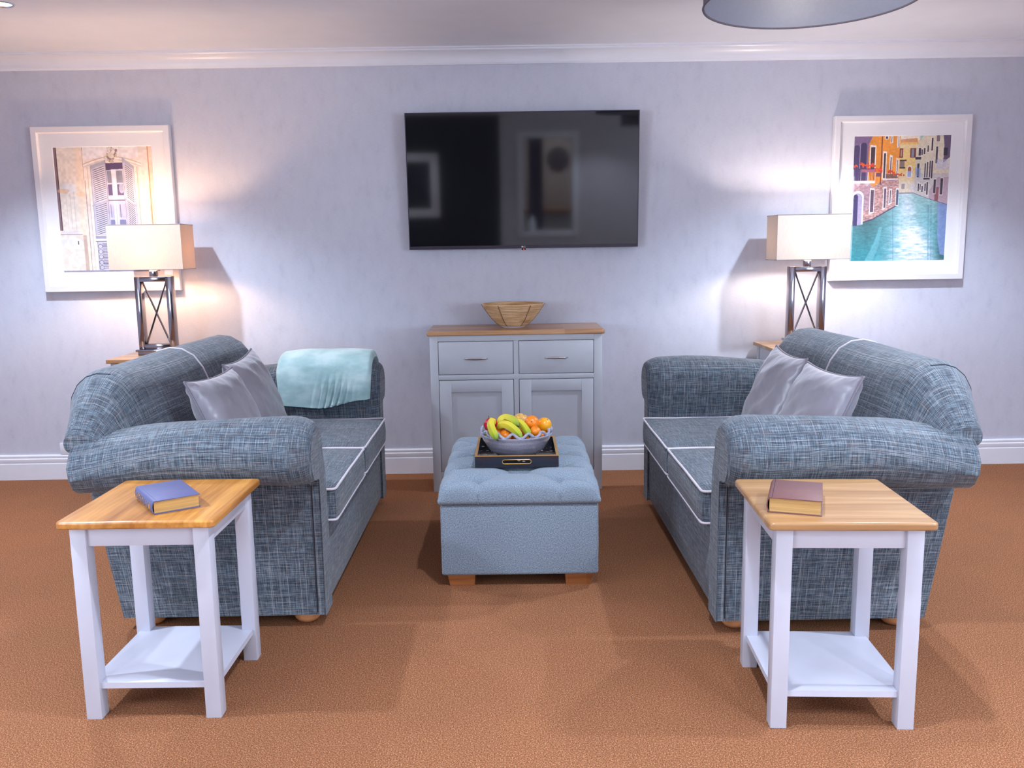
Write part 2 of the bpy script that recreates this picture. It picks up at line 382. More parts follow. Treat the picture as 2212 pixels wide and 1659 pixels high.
# pendant drum
pd = thing('pendant_light', 'large grey fabric drum pendant shade with pale lining hanging from the ceiling', 'pendant light', (1.11, -1.985, 0))
R, Z0, Z1 = .372, 2.2, 2.42
MB().lathe([(R, Z0), (R, Z1)], n=96).build('drum_shade', M['drum_out'], pd)
MB().lathe([(R-.004, Z0+.002), (R-.004, Z1)], n=96).build('shade_lining', M['drum_in'], pd)
mb = MB(); mb.tube([(R*math.cos(k*2*PI/96), R*math.sin(k*2*PI/96), Z0) for k in range(96)], .004, 8, True); mb.build('rim_trim', M['drum_out'], pd)
mb = MB()
for k in range(3): a = k*2*PI/3+.4; mb.tube([(0, 0, Z1-.01), (R*math.cos(a), R*math.sin(a), Z1-.01)], .003, 6)
mb.build('spider_frame', M['steel'], pd)
MB().lathe([(0, Z1-.01), (.02, Z1-.01), (.02, CEIL-.03), (.06, CEIL-.025), (.06, CEIL)], n=24).build('ceiling_mount', M['steel'], pd)
MB().lathe([(0, 2.235), (.04, 2.238), (.062, 2.255), (.068, 2.285), (.06, 2.32), (.035, 2.36), (.02, 2.38), (.02, 2.41)], n=28).build('bulb', M['opal'], pd)

ld = D.lights.new('pendant_glow', 'POINT'); ld.energy = PENDANT_W; ld.color = (1, .93, .88); ld.shadow_soft_size = .04
lo = D.objects.new('pendant_glow', ld); C.objects.link(lo); lo.location = (.07, 0, 2.385); lo.parent = pd
for (x, y) in ((-1.5, -4.7), (1.7, -5.0)):  # unseen pendants, added to brighten the ceiling
    c = pd.copy(); C.objects.link(c); c.location = (x, y, 0); c['label'] = 'added grey drum pendant for ceiling glow, beyond the frame in the %s half of the room' % ('left' if x < 0 else 'right')
    for ch in list(pd.children): k = ch.copy(); C.objects.link(k); k.parent = c

# ------------------------------------------------------------ white side tables
TW, TD, TT, TO, TH = .3976, .4063, .0453, .0266, .6115
def side_table(name, label, x, y, rz, topmat, group=None):
    r = thing(name, label, 'side table', (x, y, 0), rz, group)
    a, b = TW/2, TD/2
    mb = slab(MB(), a+TO, -b-TO, b+TO, TH-.022, TH, .016, .007); mb.build('tabletop', topmat, r, angle=40)
    for sx in (-1, 1):
        for sy in (-1, 1):
            x0, y0 = sx*a, sy*b
            MB().box(min(x0, x0-sx*TT), max(x0, x0-sx*TT), min(y0, y0-sy*TT), max(y0, y0-sy*TT), 0, TH-.022, .0015).build('leg', M['white_paint'], r)
    for sy in (-1, 1):
        yy = sy*(b-.008); MB().box(-a+TT-.001, a-TT+.001, min(yy, yy-sy*.018), max(yy, yy-sy*.018), TH-.082, TH-.022, .001).build('apron', M['white_paint'], r)
    for sx in (-1, 1):
        xx = sx*(a-.008); MB().box(min(xx, xx-sx*.018), max(xx, xx-sx*.018), -b+TT-.001, b-TT+.001, TH-.082, TH-.022, .001).build('apron', M['white_paint'], r)
    # shelf notched round the legs
    i, o_ = .010, TT+.0005; X, Y = a-i, b-i
    P = [(-X+o_-i, -Y), (X-o_+i, -Y), (X-o_+i, -Y+o_-i), (X, -Y+o_-i), (X, Y-o_+i), (X-o_+i, Y-o_+i), (X-o_+i, Y), (-X+o_-i, Y), (-X+o_-i, Y-o_+i), (-X, Y-o_+i), (-X, -Y+o_-i), (-X+o_-i, -Y+o_-i)]
    MB().prism(P, 2, .092, .110).build('shelf', M['white_paint'], r)
    return r
tl = side_table('side_table', 'white side table with honey oak top carrying the blue book', -1.0384, -2.6207, -.0097, M['oak_y'])
tr_ = side_table('side_table', 'white side table with pale oak top carrying the maroon book', .9545, -2.7435, -.0549, M['oak_pale'])

# ------------------------------------------------------------ books
def book(label, x, y, rz, W, L, T, col, page, spine_gold, z=TH):
    """spine along -x side, W across, L along y"""
    r = thing('book', label, 'book', (x, y, z), rz)
    cm = plain('cloth_'+label.split()[0], col, .5, .06, 60, Coat_Weight=.1)
    pg = NT('pages_'+label.split()[0], .55); o = pg.coord(); nz = pg.noise(o, (6, 6, 900), 2); pg.col(pg.ramp(nz, [(.35, tuple(x_*.7 for x_ in page)), (.6, page)]))
    c = .003; sq = .004
    mb = MB(); mb.box(-W/2+.006, W/2, -L/2, L/2, 0, c, .001).box(-W/2+.006, W/2, -L/2, L/2, T-c, T, .001)
    # rounded spine
    P = []
    for k in range(9):
        a = -PI/2+k/8*PI; P.append((-W/2+.008-.010*math.cos(a), T/2+T/2*math.sin(a)))
    for k in range(8, -1, -1):
        a = -PI/2+k/8*PI; P.append((-W/2+.008-(.010-c)*math.cos(a), T/2+(T/2-c)*math.sin(a)))
    mb.prism(P, 1, -L/2, L/2); mb.build('cover', cm, r, angle=30)
    # hinge groove
    MB().box(-W/2+.012, -W/2+.0135, -L/2+.001, L/2-.001, T-.0002, T+.0004).build('hinge_line', M['groove'] if not spine_gold else cm, r)
    MB().box(-W/2+.006, W/2-sq, -L/2+sq, L/2-sq, c, T-c).build('page_block', pg.m, r)
    if spine_gold:
        gold = plain('gold_leaf', (.55, .42, .25), .35, .05, 50, Metallic=.6)
        mb = MB(); rr = random.Random(3)
        def on(yv, tz, h, wy):
            mb.box(-W/2-.0028, -W/2-.0016, yv-wy/2, yv+wy/2, T/2+tz-h/2, T/2+tz+h/2)
        for yv in (-.42, -.30, -.12, .06, .44): on(yv*L, 0, T*.62, .0016)
        for yv in (-.21, -.02, .14, .20, .26, .32, .38):
            for q in range(6): on(yv*L+rr.uniform(-.006, .006), rr.uniform(-.28, .28)*T, rr.uniform(.002, .006), rr.uniform(.0012, .004))
        o_ = mb.build('spine_lettering', gold, r)
        MB().box(-W/2-.003, -W/2-.0016, -.38*L-.003, -.38*L+.003, T*.35, T*.65).build('spine_emblem', plain('gold_emblem', (.8, .42, .06), .4), r)
    return r
# corners: front-left(-1.01,-2.765) front-right(-.898,-2.688) back-left(-1.134,-2.59)
book('blue hardback book with gilt spine on the honey oak side table', -1.014, -2.668, math.radians(35), .136, .208, .040, (.09, .10, .235), (.62, .36, .11), True)
book('maroon hardback book lying on the pale oak side table', .842, -2.793, math.radians(-20), .146, .2, .044, (.16, .065, .065), (.62, .38, .14), False)

# ------------------------------------------------------------ sofas
LS = 1.60
def sofa(label, fx, y0, sg, rz=0):
    """sg=-1: depth runs towards -x"""
    r = thing('sofa', label, 'sofa', (fx, y0, 0), rz)
    T = M['tweed']
    P = lambda u, s, z: (sg*u, s, z)
    # arms
    inner = [(.108, .05), (.11, .30), (.112, .55), (.115, .64), (.105, .705), (.075, .752), (.03, .778)]
    outer = [(-.03, .785), (-.085, .776), (-.13, .75), (-.16, .712), (-.174, .67), (-.168, .628), (-.145, .592), (-.105, .568), (-.06, .558), (-.025, .556), (-.001, .548), (0, .535), (0, .30), (0, .05)]
    prof = inner+outer
    n_roll0, n_roll1 = 3, len(inner)+len(outer)-3
    def arm(far):
        secs = []; N = 22
        for i in range(N+1):
            t = [0, .006, .016, .03, .05, .075, .105, .14][i] if i < 8 else .14+.86*(i-7)/(N-7); sec = []
            for k, (s, z) in enumerate(prof):
                ue = .735+max(0, z-.04)*.165 if z < .56 else (.800+.10*(s+.17) if z < .7 else .81+.10*(s+.17))
                u = ue*t; zz = z; ss = s
                if z > .555:
                    q = max(0, (t-.35)/.65); zz = z-.062*q*q*(1 if z > .66 else .35)
                    # gentle plumpness
                    ss += -.006*math.sin(t*PI)*(1 if s < 0 else 0)
                    zz += .004*math.sin(t*9+s*20)
                if t < .105:                                      # soft nose of the roll
                    e = 1-t/.105; kk = 1-math.sqrt(1-e*e); wz = min(1, max(0, (z-.50)/.12)); wz = wz*wz*(3-2*wz)
                    zz = .665+(zz-.665)*(1-.38*kk*wz) if zz > .665 else zz+(.665-zz)*.30*kk*wz*(z > .54)
                    ss = -.015+(ss+.015)*(1-.40*kk*wz)
                if far: ss = LS-ss
                sec.append(P(u, ss, zz))
            secs.append(sec)
        o = loft('armrest', secs, T, r, bevel={0: (.012, 3), 1: (.02, 2)}, angle=60)
        # stitched seam of the front facing
        pts = []
        for (s, z) in [(-.002, .06), (-.002, .3), (-.002, .535)]:
            pts.append(P(.030, LS-s if far else s, z))
        MB().tube(pts, .0022, 6).build('seam', M['seam'], o)
        return o
    arm(False); arm(True)
    # back rest roll
    bp = [(.50, .40), (.535, .50), (.575, .60), (.612, .70), (.640, .79), (.668, .862), (.705, .913), (.755, .941), (.805, .946), (.855, .934), (.90, .905), (.932, .86), (.945, .80), (.942, .74), (.925, .69), (.893, .65), (.855, .62), (.825, .58), (.81, .50), (.80, .40)]
    cu, cz = .815, .70
    secs = []; s0, s1 = -.095, LS+.095; NN = 60
    def bsec(s):
        e = max(0, min(s-s0, s1-s)); k = 1-(1-min(1, e/.27))**2.1; k = .20+.80*k; out = []
        tap = min(1, e/.34); tap = tap*tap*(3-2*tap)
        for (u, z) in bp:
            uu = cu+(u-cu)*(.45+.55*k)*((.40+.60*tap) if u > cu else 1)-(1-tap)*.010; zz = cz+(z-cz)*k
            zmin = .665 if e < .10 else (.665-.26*min(1, (e-.10)/.08))
            out.append((uu+.012*(1-k), max(zz, zmin)+.0025*math.sin(s*7+u*10)))
        return out
    for i in range(NN+1):
        s = s0+(s1-s0)*(.5-.5*math.cos(PI*i/NN)); secs.append([P(u, s, z) for u, z in bsec(s)])
    # uv: along s should be 'across', keep as lofted
    bk = loft('backrest', secs, T, r, bevel={0: (.012, 2), 1: (.012, 2)}, angle=60)
    def over_back(s, rad, mat, nm, i0=1, i1=16):
        sec = bsec(s); pts = []
        for i in range(i0, i1+1):
            for f in (0, .5):
                if i == i1 and f: continue
                pts.append(P(sec[i][0]*(1-f)+sec[i+1][0]*f, s, sec[i][1]*(1-f)+sec[i+1][1]*f))
        MB().tube(pts, rad, 8).build(nm, mat, bk)
    over_back(.80, .0048, M['piping'], 'piping')
    over_back(.10, .0022, M['seam'], 'seam', 7, 15); over_back(LS-.10, .0022, M['seam'], 'seam', 7, 15)
    # back panel + deck + front rail
    mb = MB(); mb.prism([(sg*.70, .05), (sg*.735, .05), (sg*.815, .52), (sg*.83, .60), (sg*.76, .60), (sg*.70, .45)], 1, .03, LS-.03); mb.build('back_panel', T, r)
    mb = MB(); x0, x1 = sorted((sg*.03, sg*.71)); mb.box(x0, x1, .05, LS-.05, .06, .362, .01); mb.build('seat_base', T, r)
    secs = []
    for s in (.104, LS-.104):
        secs.append([P(u, s, z) for u, z in [(.05, .05), (.018, .05), (.012, .06), (.010, .2), (.010, .34), (.014, .355), (.03, .362), (.05, .362)]])
    fr = loft('front_rail', secs, T, r)
    MB().tube([P(.012, s, .356) for s in (.106, .5, 1.1, LS-.106)], .0048, 8).build('piping', M['piping'], fr)
    # seat cushions
    def cushion(sa, sb):
        u0, u1, z0, z1 = -.028, .58, .364, .486
        N1, N2 = 16, 16; bm = bmesh.new(); bmesh.ops.create_cube(bm, size=1)
        bmesh.ops.bevel(bm, geom=bm.edges[:], offset=.09, segments=1, affect='EDGES') if False else None
        bmesh.ops.subdivide_edges(bm, edges=bm.edges[:], cuts=14, use_grid_fill=True)
        for v in bm.verts:
            a, b, c = v.co.x*2, v.co.y*2, v.co.z*2
            # rounded corners in plan
            rc = .93; 
            if abs(a) > rc and abs(b) > rc:
                da, db = (abs(a)-rc)/(1-rc), (abs(b)-rc)/(1-rc); q = max(da, db)/max(1e-6, math.hypot(da, db)) if math.hypot(da, db) > 1 else 1
                if q < 1: a = math.copysign(rc+(abs(a)-rc)*q, a); b = math.copysign(rc+(abs(b)-rc)*q, b)
            puff = (1-a**4)*(1-b**4)
            z = (z0+z1)/2+c*(z1-z0)/2+(c*.020*puff if c > 0 else 0)
            e = .006*(1-c*c)*1.0
            u = (u0+u1)/2+a*(u1-u0)/2+math.copysign(e, a)*(abs(a) > .9); s = (sa+sb)/2+b*(sb-sa)/2
            # softened vertical edge
            z += -.004*(c > .98)*(max(abs(a), abs(b)) > .98)
            z += .003*mnoise.noise(Vector((u*6, s*6, c+sg)))*(c > .5)
            v.co = Vector(P(u, s, z))
        mb = MB(); mb.merge(bm); o = mb.build('seat_cushion', T, r, angle=50)
        def loop(z, rad):
            pts = []; cr = .02; ux = [(u0, sa), (u1, sa), (u1, sb), (u0, sb)]
            ang = {0: (PI, 1.5*PI), 1: (1.5*PI, 2*PI), 2: (0, .5*PI), 3: (.5*PI, PI)}
            cen = [(u0+cr, sa+cr), (u1-cr, sa+cr), (u1-cr, sb-cr), (u0+cr, sb-cr)]
            for q in range(4):
                for k in range(5):
                    a = ang[q][0]+(ang[q][1]-ang[q][0])*k/4; pts.append((cen[q][0]+cr*math.cos(a), cen[q][1]+cr*math.sin(a)))
            out = []
            for (p, q) in zip(pts, pts[1:]+pts[:1]):
                L = math.hypot(q[0]-p[0], q[1]-p[1]); n = max(1, int(L/.05))
                for k in range(n):
                    u = p[0]+(q[0]-p[0])*k/n; s = p[1]+(q[1]-p[1])*k/n
                    out.append(P(u, s, z+.003*mnoise.noise(Vector((u*5, s*5, z*9)))))
            MB().tube(out, rad, 8, True).build('piping', M['piping'], o)
        loop(z1, .0046); loop(z0+.004, .0044)
    cushion(.120, LS/2-.003); cushion(LS/2+.003, LS-.120)
    for u, s in ((.085, .075), (.66, .075), (.085, LS-.075), (.66, LS-.075)):
        prof_ = [(0, 0), (.022, 0), (.038, .006), (.047, .018), (.048, .030), (.042, .043), (.034, .052), (0, .052)]
        MB().lathe(prof_, c=(sg*u, s), n=28).build('foot', M['bun'], r)
    return r
sofa('blue tweed scroll-arm sofa on the left with aqua throw over its far arm', -.655, -2.215, -1)
sofa('blue tweed scroll-arm sofa on the right with bare far arm', .735, -2.33, 1)

# ------------------------------------------------------------ grey satin cushions
def pillow(label, center, ex, ey, W, H, T, seed):
    """ex: width axis, ey: up axis, both world vectors"""
    ex = Vector(ex).normalized(); ey = Vector(ey); ey = (ey-ex*ey.dot(ex)).normalized(); ez = ex.cross(ey)
    r = thing('scatter_cushion', label, 'cushion', center, 0, None)
    N = 36
    def edge(a, b):
        px = a*(1-.085*(1-abs(b)**2.2)*abs(a)**2); py = b*(1-.085*(1-abs(a)**2.2)*abs(b)**2)
        return px*W/2, py*H/2
    def pos(a, b, sd):
        x, y = edge(a, b)
        f = (max(0, 1-abs(a)**2.6)*max(0, 1-abs(b)**2.6))**.5
        z = T/2*f
        d = min(1-abs(a), 1-abs(b)); ridge = math.exp(-(d/.13)**2)*min(1, d*14)
        al = a if (1-abs(b)) < (1-abs(a)) else b
        z += ridge*.0075*math.sin(al*23+seed*2.1+sd)*(.4+.6*mnoise.noise(Vector((al*3, seed, 0)))+.3)
        z += f*.016*mnoise.noise(Vector((a*1.6+seed, b*1.6, sd)))
        z += f*.012*mnoise.noise(Vector(((a+b)*3+seed, (a-b)*1.1, sd)))
        return ex*x+ey*y+ez*z*sd
    bm = bmesh.new(); vs = {}
    for sd in (1, -1):
        for i in range(N+1):
            for j in range(N+1):
                if sd == -1 and (i in (0, N) or j in (0, N)): vs[sd, i, j] = vs[1, i, j]; continue
                a, b = math.sin((i/N-.5)*PI), math.sin((j/N-.5)*PI)
                vs[sd, i, j] = bm.verts.new(pos(a, b, sd))
        for i in range(N):
            for j in range(N):
                q = [vs[sd, i, j], vs[sd, i+1, j], vs[sd, i+1, j+1], vs[sd, i, j+1]]
                bm.faces.new(q if sd == 1 else q[::-1])
    mb = MB(); mb.merge(bm); mb.build('cover', M['satin'], r, angle=80)
    pts = []
    for (a0, b0), (a1, b1) in (((-1, -1), (1, -1)), ((1, -1), (1, 1)), ((1, 1), (-1, 1)), ((-1, 1), (-1, -1))):
        for k in range(26):
            t = k/26; t = .5-.5*math.cos(PI*t); x, y = edge(a0+(a1-a0)*t, b0+(b1-b0)*t)
            pts.append(ex*x*1.004+ey*y*1.004)
    MB().tube(pts, .0042, 8, True).build('piping', M['satin_cord'], r)
    return r
PILLOWS = [('grey satin cushion on left sofa, the one nearer the camera', (-1.075, -1.83, .69), (.12, 1, .0), (-.42, .05, 1), .41, .42, .15, 1),
           ('grey satin cushion on left sofa, tucked behind its twin towards the wall', (-1.115, -1.33, .685), (.0, 1, .05), (-.36, .0, 1), .42, .45, .15, 2),
           ('grey satin cushion on right sofa, the one nearer the camera', (1.15, -2.03, .695), (-.12, 1, .0), (.42, .05, 1), .42, .43, .15, 3),
           ('grey satin cushion on right sofa, standing behind its twin towards the wall', (1.155, -1.53, .69), (.02, 1, .02), (.36, .0, 1), .43, .45, .15, 4)]
for p in PILLOWS: pillow(*p)

# ------------------------------------------------------------ throw
def throw():
    x0, x1 = -1.185, -.690
    ya = -2.215+LS   # arm outer base
    # arm section (world y): inner face at ya-.11, top .785, outer bulge ya+.174
    path = [(-.150, .590), (-.152, .64), (-.150, .70), (-.128, .757), (-.085, .800), (-.03, .822), (.03, .832), (.09, .826), (.145, .800), (.185, .755), (.205, .70), (.205, .64), (.20, .60)]
    inn = [(-.124, .590), (-.124, .64), (-.123, .70), (-.108, .745), (-.075, .775), (-.03, .792), (.03, .797), (.085, .790), (.132, .768), (.165, .73), (.182, .69), (.182, .64), (.18, .60)]
    def smooth(p, n):
        out = []
        for i in range(len(p)-1):
            for k in range(n):
                t = k/n; p0 = Vector(p[max(0, i-1)]); p1 = Vector(p[i]); p2 = Vector(p[i+1]); p3 = Vector(p[min(len(p)-1, i+2)])
                out.append(.5*((2*p1)+(-p0+p2)*t+(2*p0-5*p1+4*p2-p3)*t*t+(-p0+3*p1-3*p2+p3)*t*t*t))
        out.append(Vector(p[-1])); return out
    O = smooth(path, 4); I = smooth(inn, 4); secs = []; NX = 56
    for i in range(NX+1):
        t = i/NX; x = x0+(x1-x0)*t
        e = min(t, 1-t)*(x1-x0); kk = math.sqrt(max(0, 1-(1-min(1, e/.028))**2)); kk = .25+.75*kk
        low = .018*math.sin(t*2.6+.3)-.028*t   # hem rises to the right
        sec = []
        for j, (p, q) in enumerate(zip(O, I)):
            v = q+(p-q)*kk; f = j/(len(O)-1)
            hang = max(0, 1-f/.22)
            y, z = v
            z += -(.014+.028*math.sin(PI*min(1, t*1.15))-.018*t)*hang
            # drape folds on the hanging front
            fold = math.exp(-((t-.60)/.17)**2)*hang*math.sin((t-(1-hang)*.10)*88)
            y -= .017*fold*kk
            y -= .012*(1+mnoise.noise(Vector((x*9, z*9, 2))))*kk*min(1, hang+.3)
            z += .006*mnoise.noise(Vector((x*7, y*7, 5)))*kk
            z += .012*math.exp(-((t-.5)/.4)**2)*(math.sin(f*PI)**2)
            sec.append((x+.012*hang*(1 if t > .5 else -1)*0-.025*hang*(t-.5), ya+y, z))
        for j in range(len(I)-1, -1, -1):
            q = I[j]; f = j/(len(I)-1); hang = max(0, 1-f/.22)
            sec.append((x-.025*hang*(t-.5), ya+q[0], q[1]-(.014+.028*math.sin(PI*min(1, t*1.15))-.018*t)*hang))
        secs.append(sec)
    o = loft('throw_blanket', secs, M['throw'], None, bevel=None, angle=80)
    tag(o, 'folded aqua fleece throw draped over the far arm of the left sofa', 'blanket')
throw()

# ------------------------------------------------------------ ottoman
def ottoman():
    r = thing('storage_ottoman', 'light blue buttoned storage ottoman carrying the tray, between the sofas', 'ottoman', (.0616, -1.425, 0), -.0132)
    W = M['weave']
    hw, y0, y1 = .317, -.438, .438
    mb = MB(); mb.box(-hw, hw, y0, y1, .05, .346, .012, 3); mb.build('body', W, r, angle=50)
    for sx in (-1, 1):
        MB().tube([(sx*(hw-.004), y0+.003, .06), (sx*(hw-.003), y0+.002, .2), (sx*(hw-.004), y0+.003, .34)], .003, 6).build('piping', W, r)
        for sy in (-1, 1):
            xo, yo = sx*(hw-.022), sy*(.438-.012)
            v = []
            for z, q in ((.052, 0), (0, .010)):
                xa, xb = xo-sx*q, xo-sx*(.112-q*.3); ya, yb = yo-sy*q, yo-sy*(.10-q)
                v += [(xa, ya, z), (xb, ya, z), (xb, yb, z), (xa, yb, z)]
            MB().raw(v, [(0, 1, 2, 3), (7, 6, 5, 4), (0, 4, 5, 1), (1, 5, 6, 2), (2, 6, 7, 3), (3, 7, 4, 0)]).build('foot', M['oak_foot'], r, angle=20)
    # lid: buttoned height field
    lw, ly = .3235, .449; NX, NY = 110, 150
    btn = []
    ys = [-.338+.1056*k for k in range(8)]
    for k, y in enumerate(ys):
        for x in ((-.163, .163) if k % 2 == 0 else (-.326, 0, .326)):
            if abs(x) < .3: btn.append((x, y))
    creases = []
    for (x, y) in btn:
        for (x2, y2) in btn:
            if x2 > x and abs(y2-y) < .12 and abs(x2-x) < .18 and y2 != y: creases.append((x, y, x2, y2))
    for k, y in enumerate(ys):
        if k % 2 == 0:
            for s in (-1, 1):
                for dy in (-.1056, .1056): creases.append((s*.163, y, s*.335, y+dy))
    for s in (-1, 1):
        creases.append((s*.163, ys[0], s*.163, -ly)); creases.append((s*.163, ys[-2], s*.163, ly))
    creases.append((0, ys[-1], 0, ly))
    cr = np.array(creases); bt = np.array(btn)
    def hgt(x, y):
        ex, ey = lw-abs(x), ly-abs(y)
        R = .05
        def rnd(e): return 0 if e > R else R-math.sqrt(max(0, R*R-(R-e)**2))
        z = .441-rnd(ex)*.95-rnd(ey)*.95
        db = np.hypot(bt[:, 0]-x, bt[:, 1]-y); z -= (.032*np.exp(-(db/.024)**2)).max()+.016*math.exp(-(db.min()/.06)**2)
        ax, ay, bx, by = cr.T; L2 = (bx-ax)**2+(by-ay)**2; t = np.clip(((x-ax)*(bx-ax)+(y-ay)*(by-ay))/L2, 0, 1)
        d = np.hypot(ax+t*(bx-ax)-x, ay+t*(by-ay)-y).min(); z -= .007*math.exp(-(d/.007)**2)+.010*math.exp(-(d/.03)**2)
        return max(z, .372)
    bm = bmesh.new(); uvl = bm.loops.layers.uv.new('UVMap'); g = []
    for j in range(NY+1):
        row = []
        for i in range(NX+1):
            a, b = i/NX*2-1, j/NY*2-1
            a = math.sin(a*PI/2)*.35+a*.65; b = math.sin(b*PI/2)*.35+b*.65
            row.append(bm.verts.new((a*lw, b*ly, hgt(a*lw, b*ly))))
        g.append(row)
    for j in range(NY):
        for i in range(NX):
            f = bm.faces.new((g[j][i], g[j][i+1], g[j+1][i+1], g[j+1][i]))
            for l in f.loops:
                c = l.vert.co; fx, fy = f.calc_center_median().x, f.calc_center_median().y; dz = .441-c.z
                l[uvl].uv = (c.x, c.y+math.copysign(dz, fy)) if ly-abs(fy) < lw-abs(fx) else (c.x+math.copysign(dz, fx), c.y)
    rim = [g[0][i] for i in range(NX+1)]+[g[j][NX] for j in range(1, NY+1)]+[g[NY][i] for i in range(NX-1, -1, -1)]+[g[j][0] for j in range(NY-1, 0, -1)]
    prev = rim; n = len(rim)
    for z, off in ((.368, .002), (.358, .001), (.351, -.004), (.348, -.010)):
        ring = []
        for v0 in rim:
            c = v0.co; sx = 1 if c.x > lw-1e-4 else -1 if c.x < -lw+1e-4 else 0; sy = 1 if c.y > ly-1e-4 else -1 if c.y < -ly+1e-4 else 0
            ring.append(bm.verts.new((c.x+sx*off, c.y+sy*off, min(z, c.z-.001))))
        for k in range(n):
            f = bm.faces.new((prev[k], ring[k], ring[(k+1) % n], prev[(k+1) % n])); f.normal_update()
            for l in f.loops: l[uvl].uv = (l.vert.co.x, l.vert.co.z) if abs(f.normal.y) > .7 else (l.vert.co.y, l.vert.co.z)
        prev = ring
    bm.faces.new(prev)
    bmesh.ops.recalc_face_normals(bm, faces=bm.faces[:]); me = D.meshes.new('lid'); bm.to_mesh(me); bm.free()
    lid = link('lid', me, W, r, angle=70)
    for x in (-.163, .163):
        MB().tube([(x, -ly-.001, .395), (x, -ly-.0025, .372), (x, -ly-.002, .353)], .0022, 6).build('seam', W, lid)
    for (x, y) in btn:
        z = hgt(x, y)
        MB().lathe([(0, z+.005), (.006, z+.004), (.010, z+.001), (.010, z-.002)], c=(x, y), n=14).build('button', W, lid)
ottoman()

# ------------------------------------------------------------ tray
TZ = .441
def tray():
    r = thing('serving_tray', 'black lacquer tray with gold rim on the ottoman', 'tray', (.053, -1.445, TZ), -.01)
    w, d, h, t = .177, .192, .048, .009
    blk = plain('navy_black_lacquer', (.012, .014, .028), .25, .1, 60, Coat_Weight=.6)
    gold = plain('gold_rim', (.62, .33, .08), .3, .06, 60, Metallic=.5)
    # side walls; front and back have a slot
    def slotwall(y):
        a, b, zc, rh = .052, .008, h*.50, .009
        # wall around a rounded slot, as grid of quads
        hole = []
        for k in range(8): an = PI/2+k/7*PI; hole.append((-a+rh*math.cos(an), zc+rh*math.sin(an)))
        for k in range(8): an = -PI/2+k/7*PI; hole.append((a+rh*math.cos(an), zc+rh*math.sin(an)))
        n = len(hole); outer = []
        for (x, z) in hole:
            if x < -a+1e-6: outer.append((-w if z-zc < rh*.95 and z-zc > -rh*.95 else -w, 0 if z < zc-rh*.5 else h if z > zc+rh*.5 else z*1.0))
            else: outer.append((w, 0 if z < zc-rh*.5 else h if z > zc+rh*.5 else z))
        vs = []
        for yy in (y, y+t): vs += [(x, yy, z) for x, z in hole]+[(x, yy, z) for x, z in outer]
        fs = []
        for k in range(n):
            k2 = (k+1) % n
            fs += [(k, k2, n+k2, n+k), (2*n+k, 3*n+k, 3*n+k2, 2*n+k2), (k, 2*n+k, 2*n+k2, k2), (n+k, n+k2, 3*n+k2, 3*n+k)]
        mb = MB(); mb.raw(vs, fs); bmesh.ops.remove_doubles(mb.bm, verts=mb.bm.verts[:], dist=1e-6)
        o = mb.build('handle_side', blk, r, angle=20)
        ring = [(x, (y if y < 0 else y+t), z) for x, z in hole]
        MB().tube(ring, .0016, 6, True).build('handle_trim', gold, o)
    slotwall(-d); slotwall(d-t)
    for s in (-1, 1):
        x0, x1 = sorted((s*w, s*(w-t))); MB().box(x0, x1, -d+t, d-t, 0, h).build('side_wall', blk, r)
    MB().box(-w+t, w-t, -d+t, d-t, .004, .010).build('tray_base', tray_base_mat(), r)
    mb = MB(); z0, z1 = h, h+.0025
    mb.box(-w-.001, w+.001, -d-.001, -d+t+.001, z0, z1).box(-w-.001, w+.001, d-t-.001, d+.001, z0, z1).box(-w-.001, -w+t+.001, -d+t, d-t, z0, z1).box(w-t-.001, w+.001, -d+t, d-t, z0, z1)
    mb.build('gold_rim', gold, r)
def tray_base_mat():
    t = NT('floral_lacquer_base', .15); o = t.coord(); v = t.n('TexVoronoi'); v.inputs['Scale'].default_value = 1; t.l(t.scaled(o, (42, 26, 1)), v.inputs['Vector'])
    k = t.ramp(v.outputs['Distance'], [(.30, (1, 1, 1)), (.36, (0, 0, 0))]); nn = t.noise(o, (18, 18, 1), 2); k2 = t.ramp(nn, [(.47, (0, 0, 0)), (.5, (1, 1, 1))])
    pc = t.ramp(t.noise(o, (70, 70, 1), 2), [(.35, (.30, .36, .36)), (.5, (.55, .55, .5)), (.65, (.42, .26, .2))])
    t.col(t.mix(t.math('MULTIPLY', k, k2), (.008, .010, .016), pc)); t.b.inputs['Coat Weight'].default_value = .5; return t.m
tray()

# ------------------------------------------------------------ ceramic bowl
BX, BY, BZ = .052, -1.445, TZ+.0105
def fruit_bowl():
    r = thing('fruit_bowl', 'lilac grey glazed ceramic bowl with wavy pierced rim holding fruit', 'bowl', (BX, BY, BZ))
    t = NT('lilac_glaze', .1, Coat_Weight=.8); o = t.coord(); n1 = t.noise(o, (4, 4, 60), 3); n2 = t.noise(o, (300, 300, 300), 1)
    c = t.ramp(n1, [(.35, (.32, .33, .44)), (.65, (.44, .46, .58))]); t.col(t.mix(t.ramp(n2, [(.30, (1, 1, 1)), (.34, (0, 0, 0))]), c, (.12, .10, .14))); t.bump(n1, .15, .004)
    out = [(0, 0), (.076, 0), (.085, .004), (.107, .018), (.127, .037), (.141, .058), (.150, .078), (.154, .090), (.160, .096), (.161, .100), (.155, .103), (.148, .098), (.143, .078), (.130, .052), (.105, .026), (.06, .010), (0, .009)]
    MB().lathe(out, n=72).build('bowl_body', t.m, r, angle=60)
    pts = []
    N = 14
    for k in range(N*12):
        a = k/(N*12)*2*PI; pts.append(((.1535+.004*math.cos(N*2*a))*math.cos(a), (.1535+.004*math.cos(N*2*a))*math.sin(a), .1125+.0100*math.sin(N*a)))
    MB().tube(pts, .0060, 8, True).build('wavy_rim', t.m, r)
fruit_bowl()

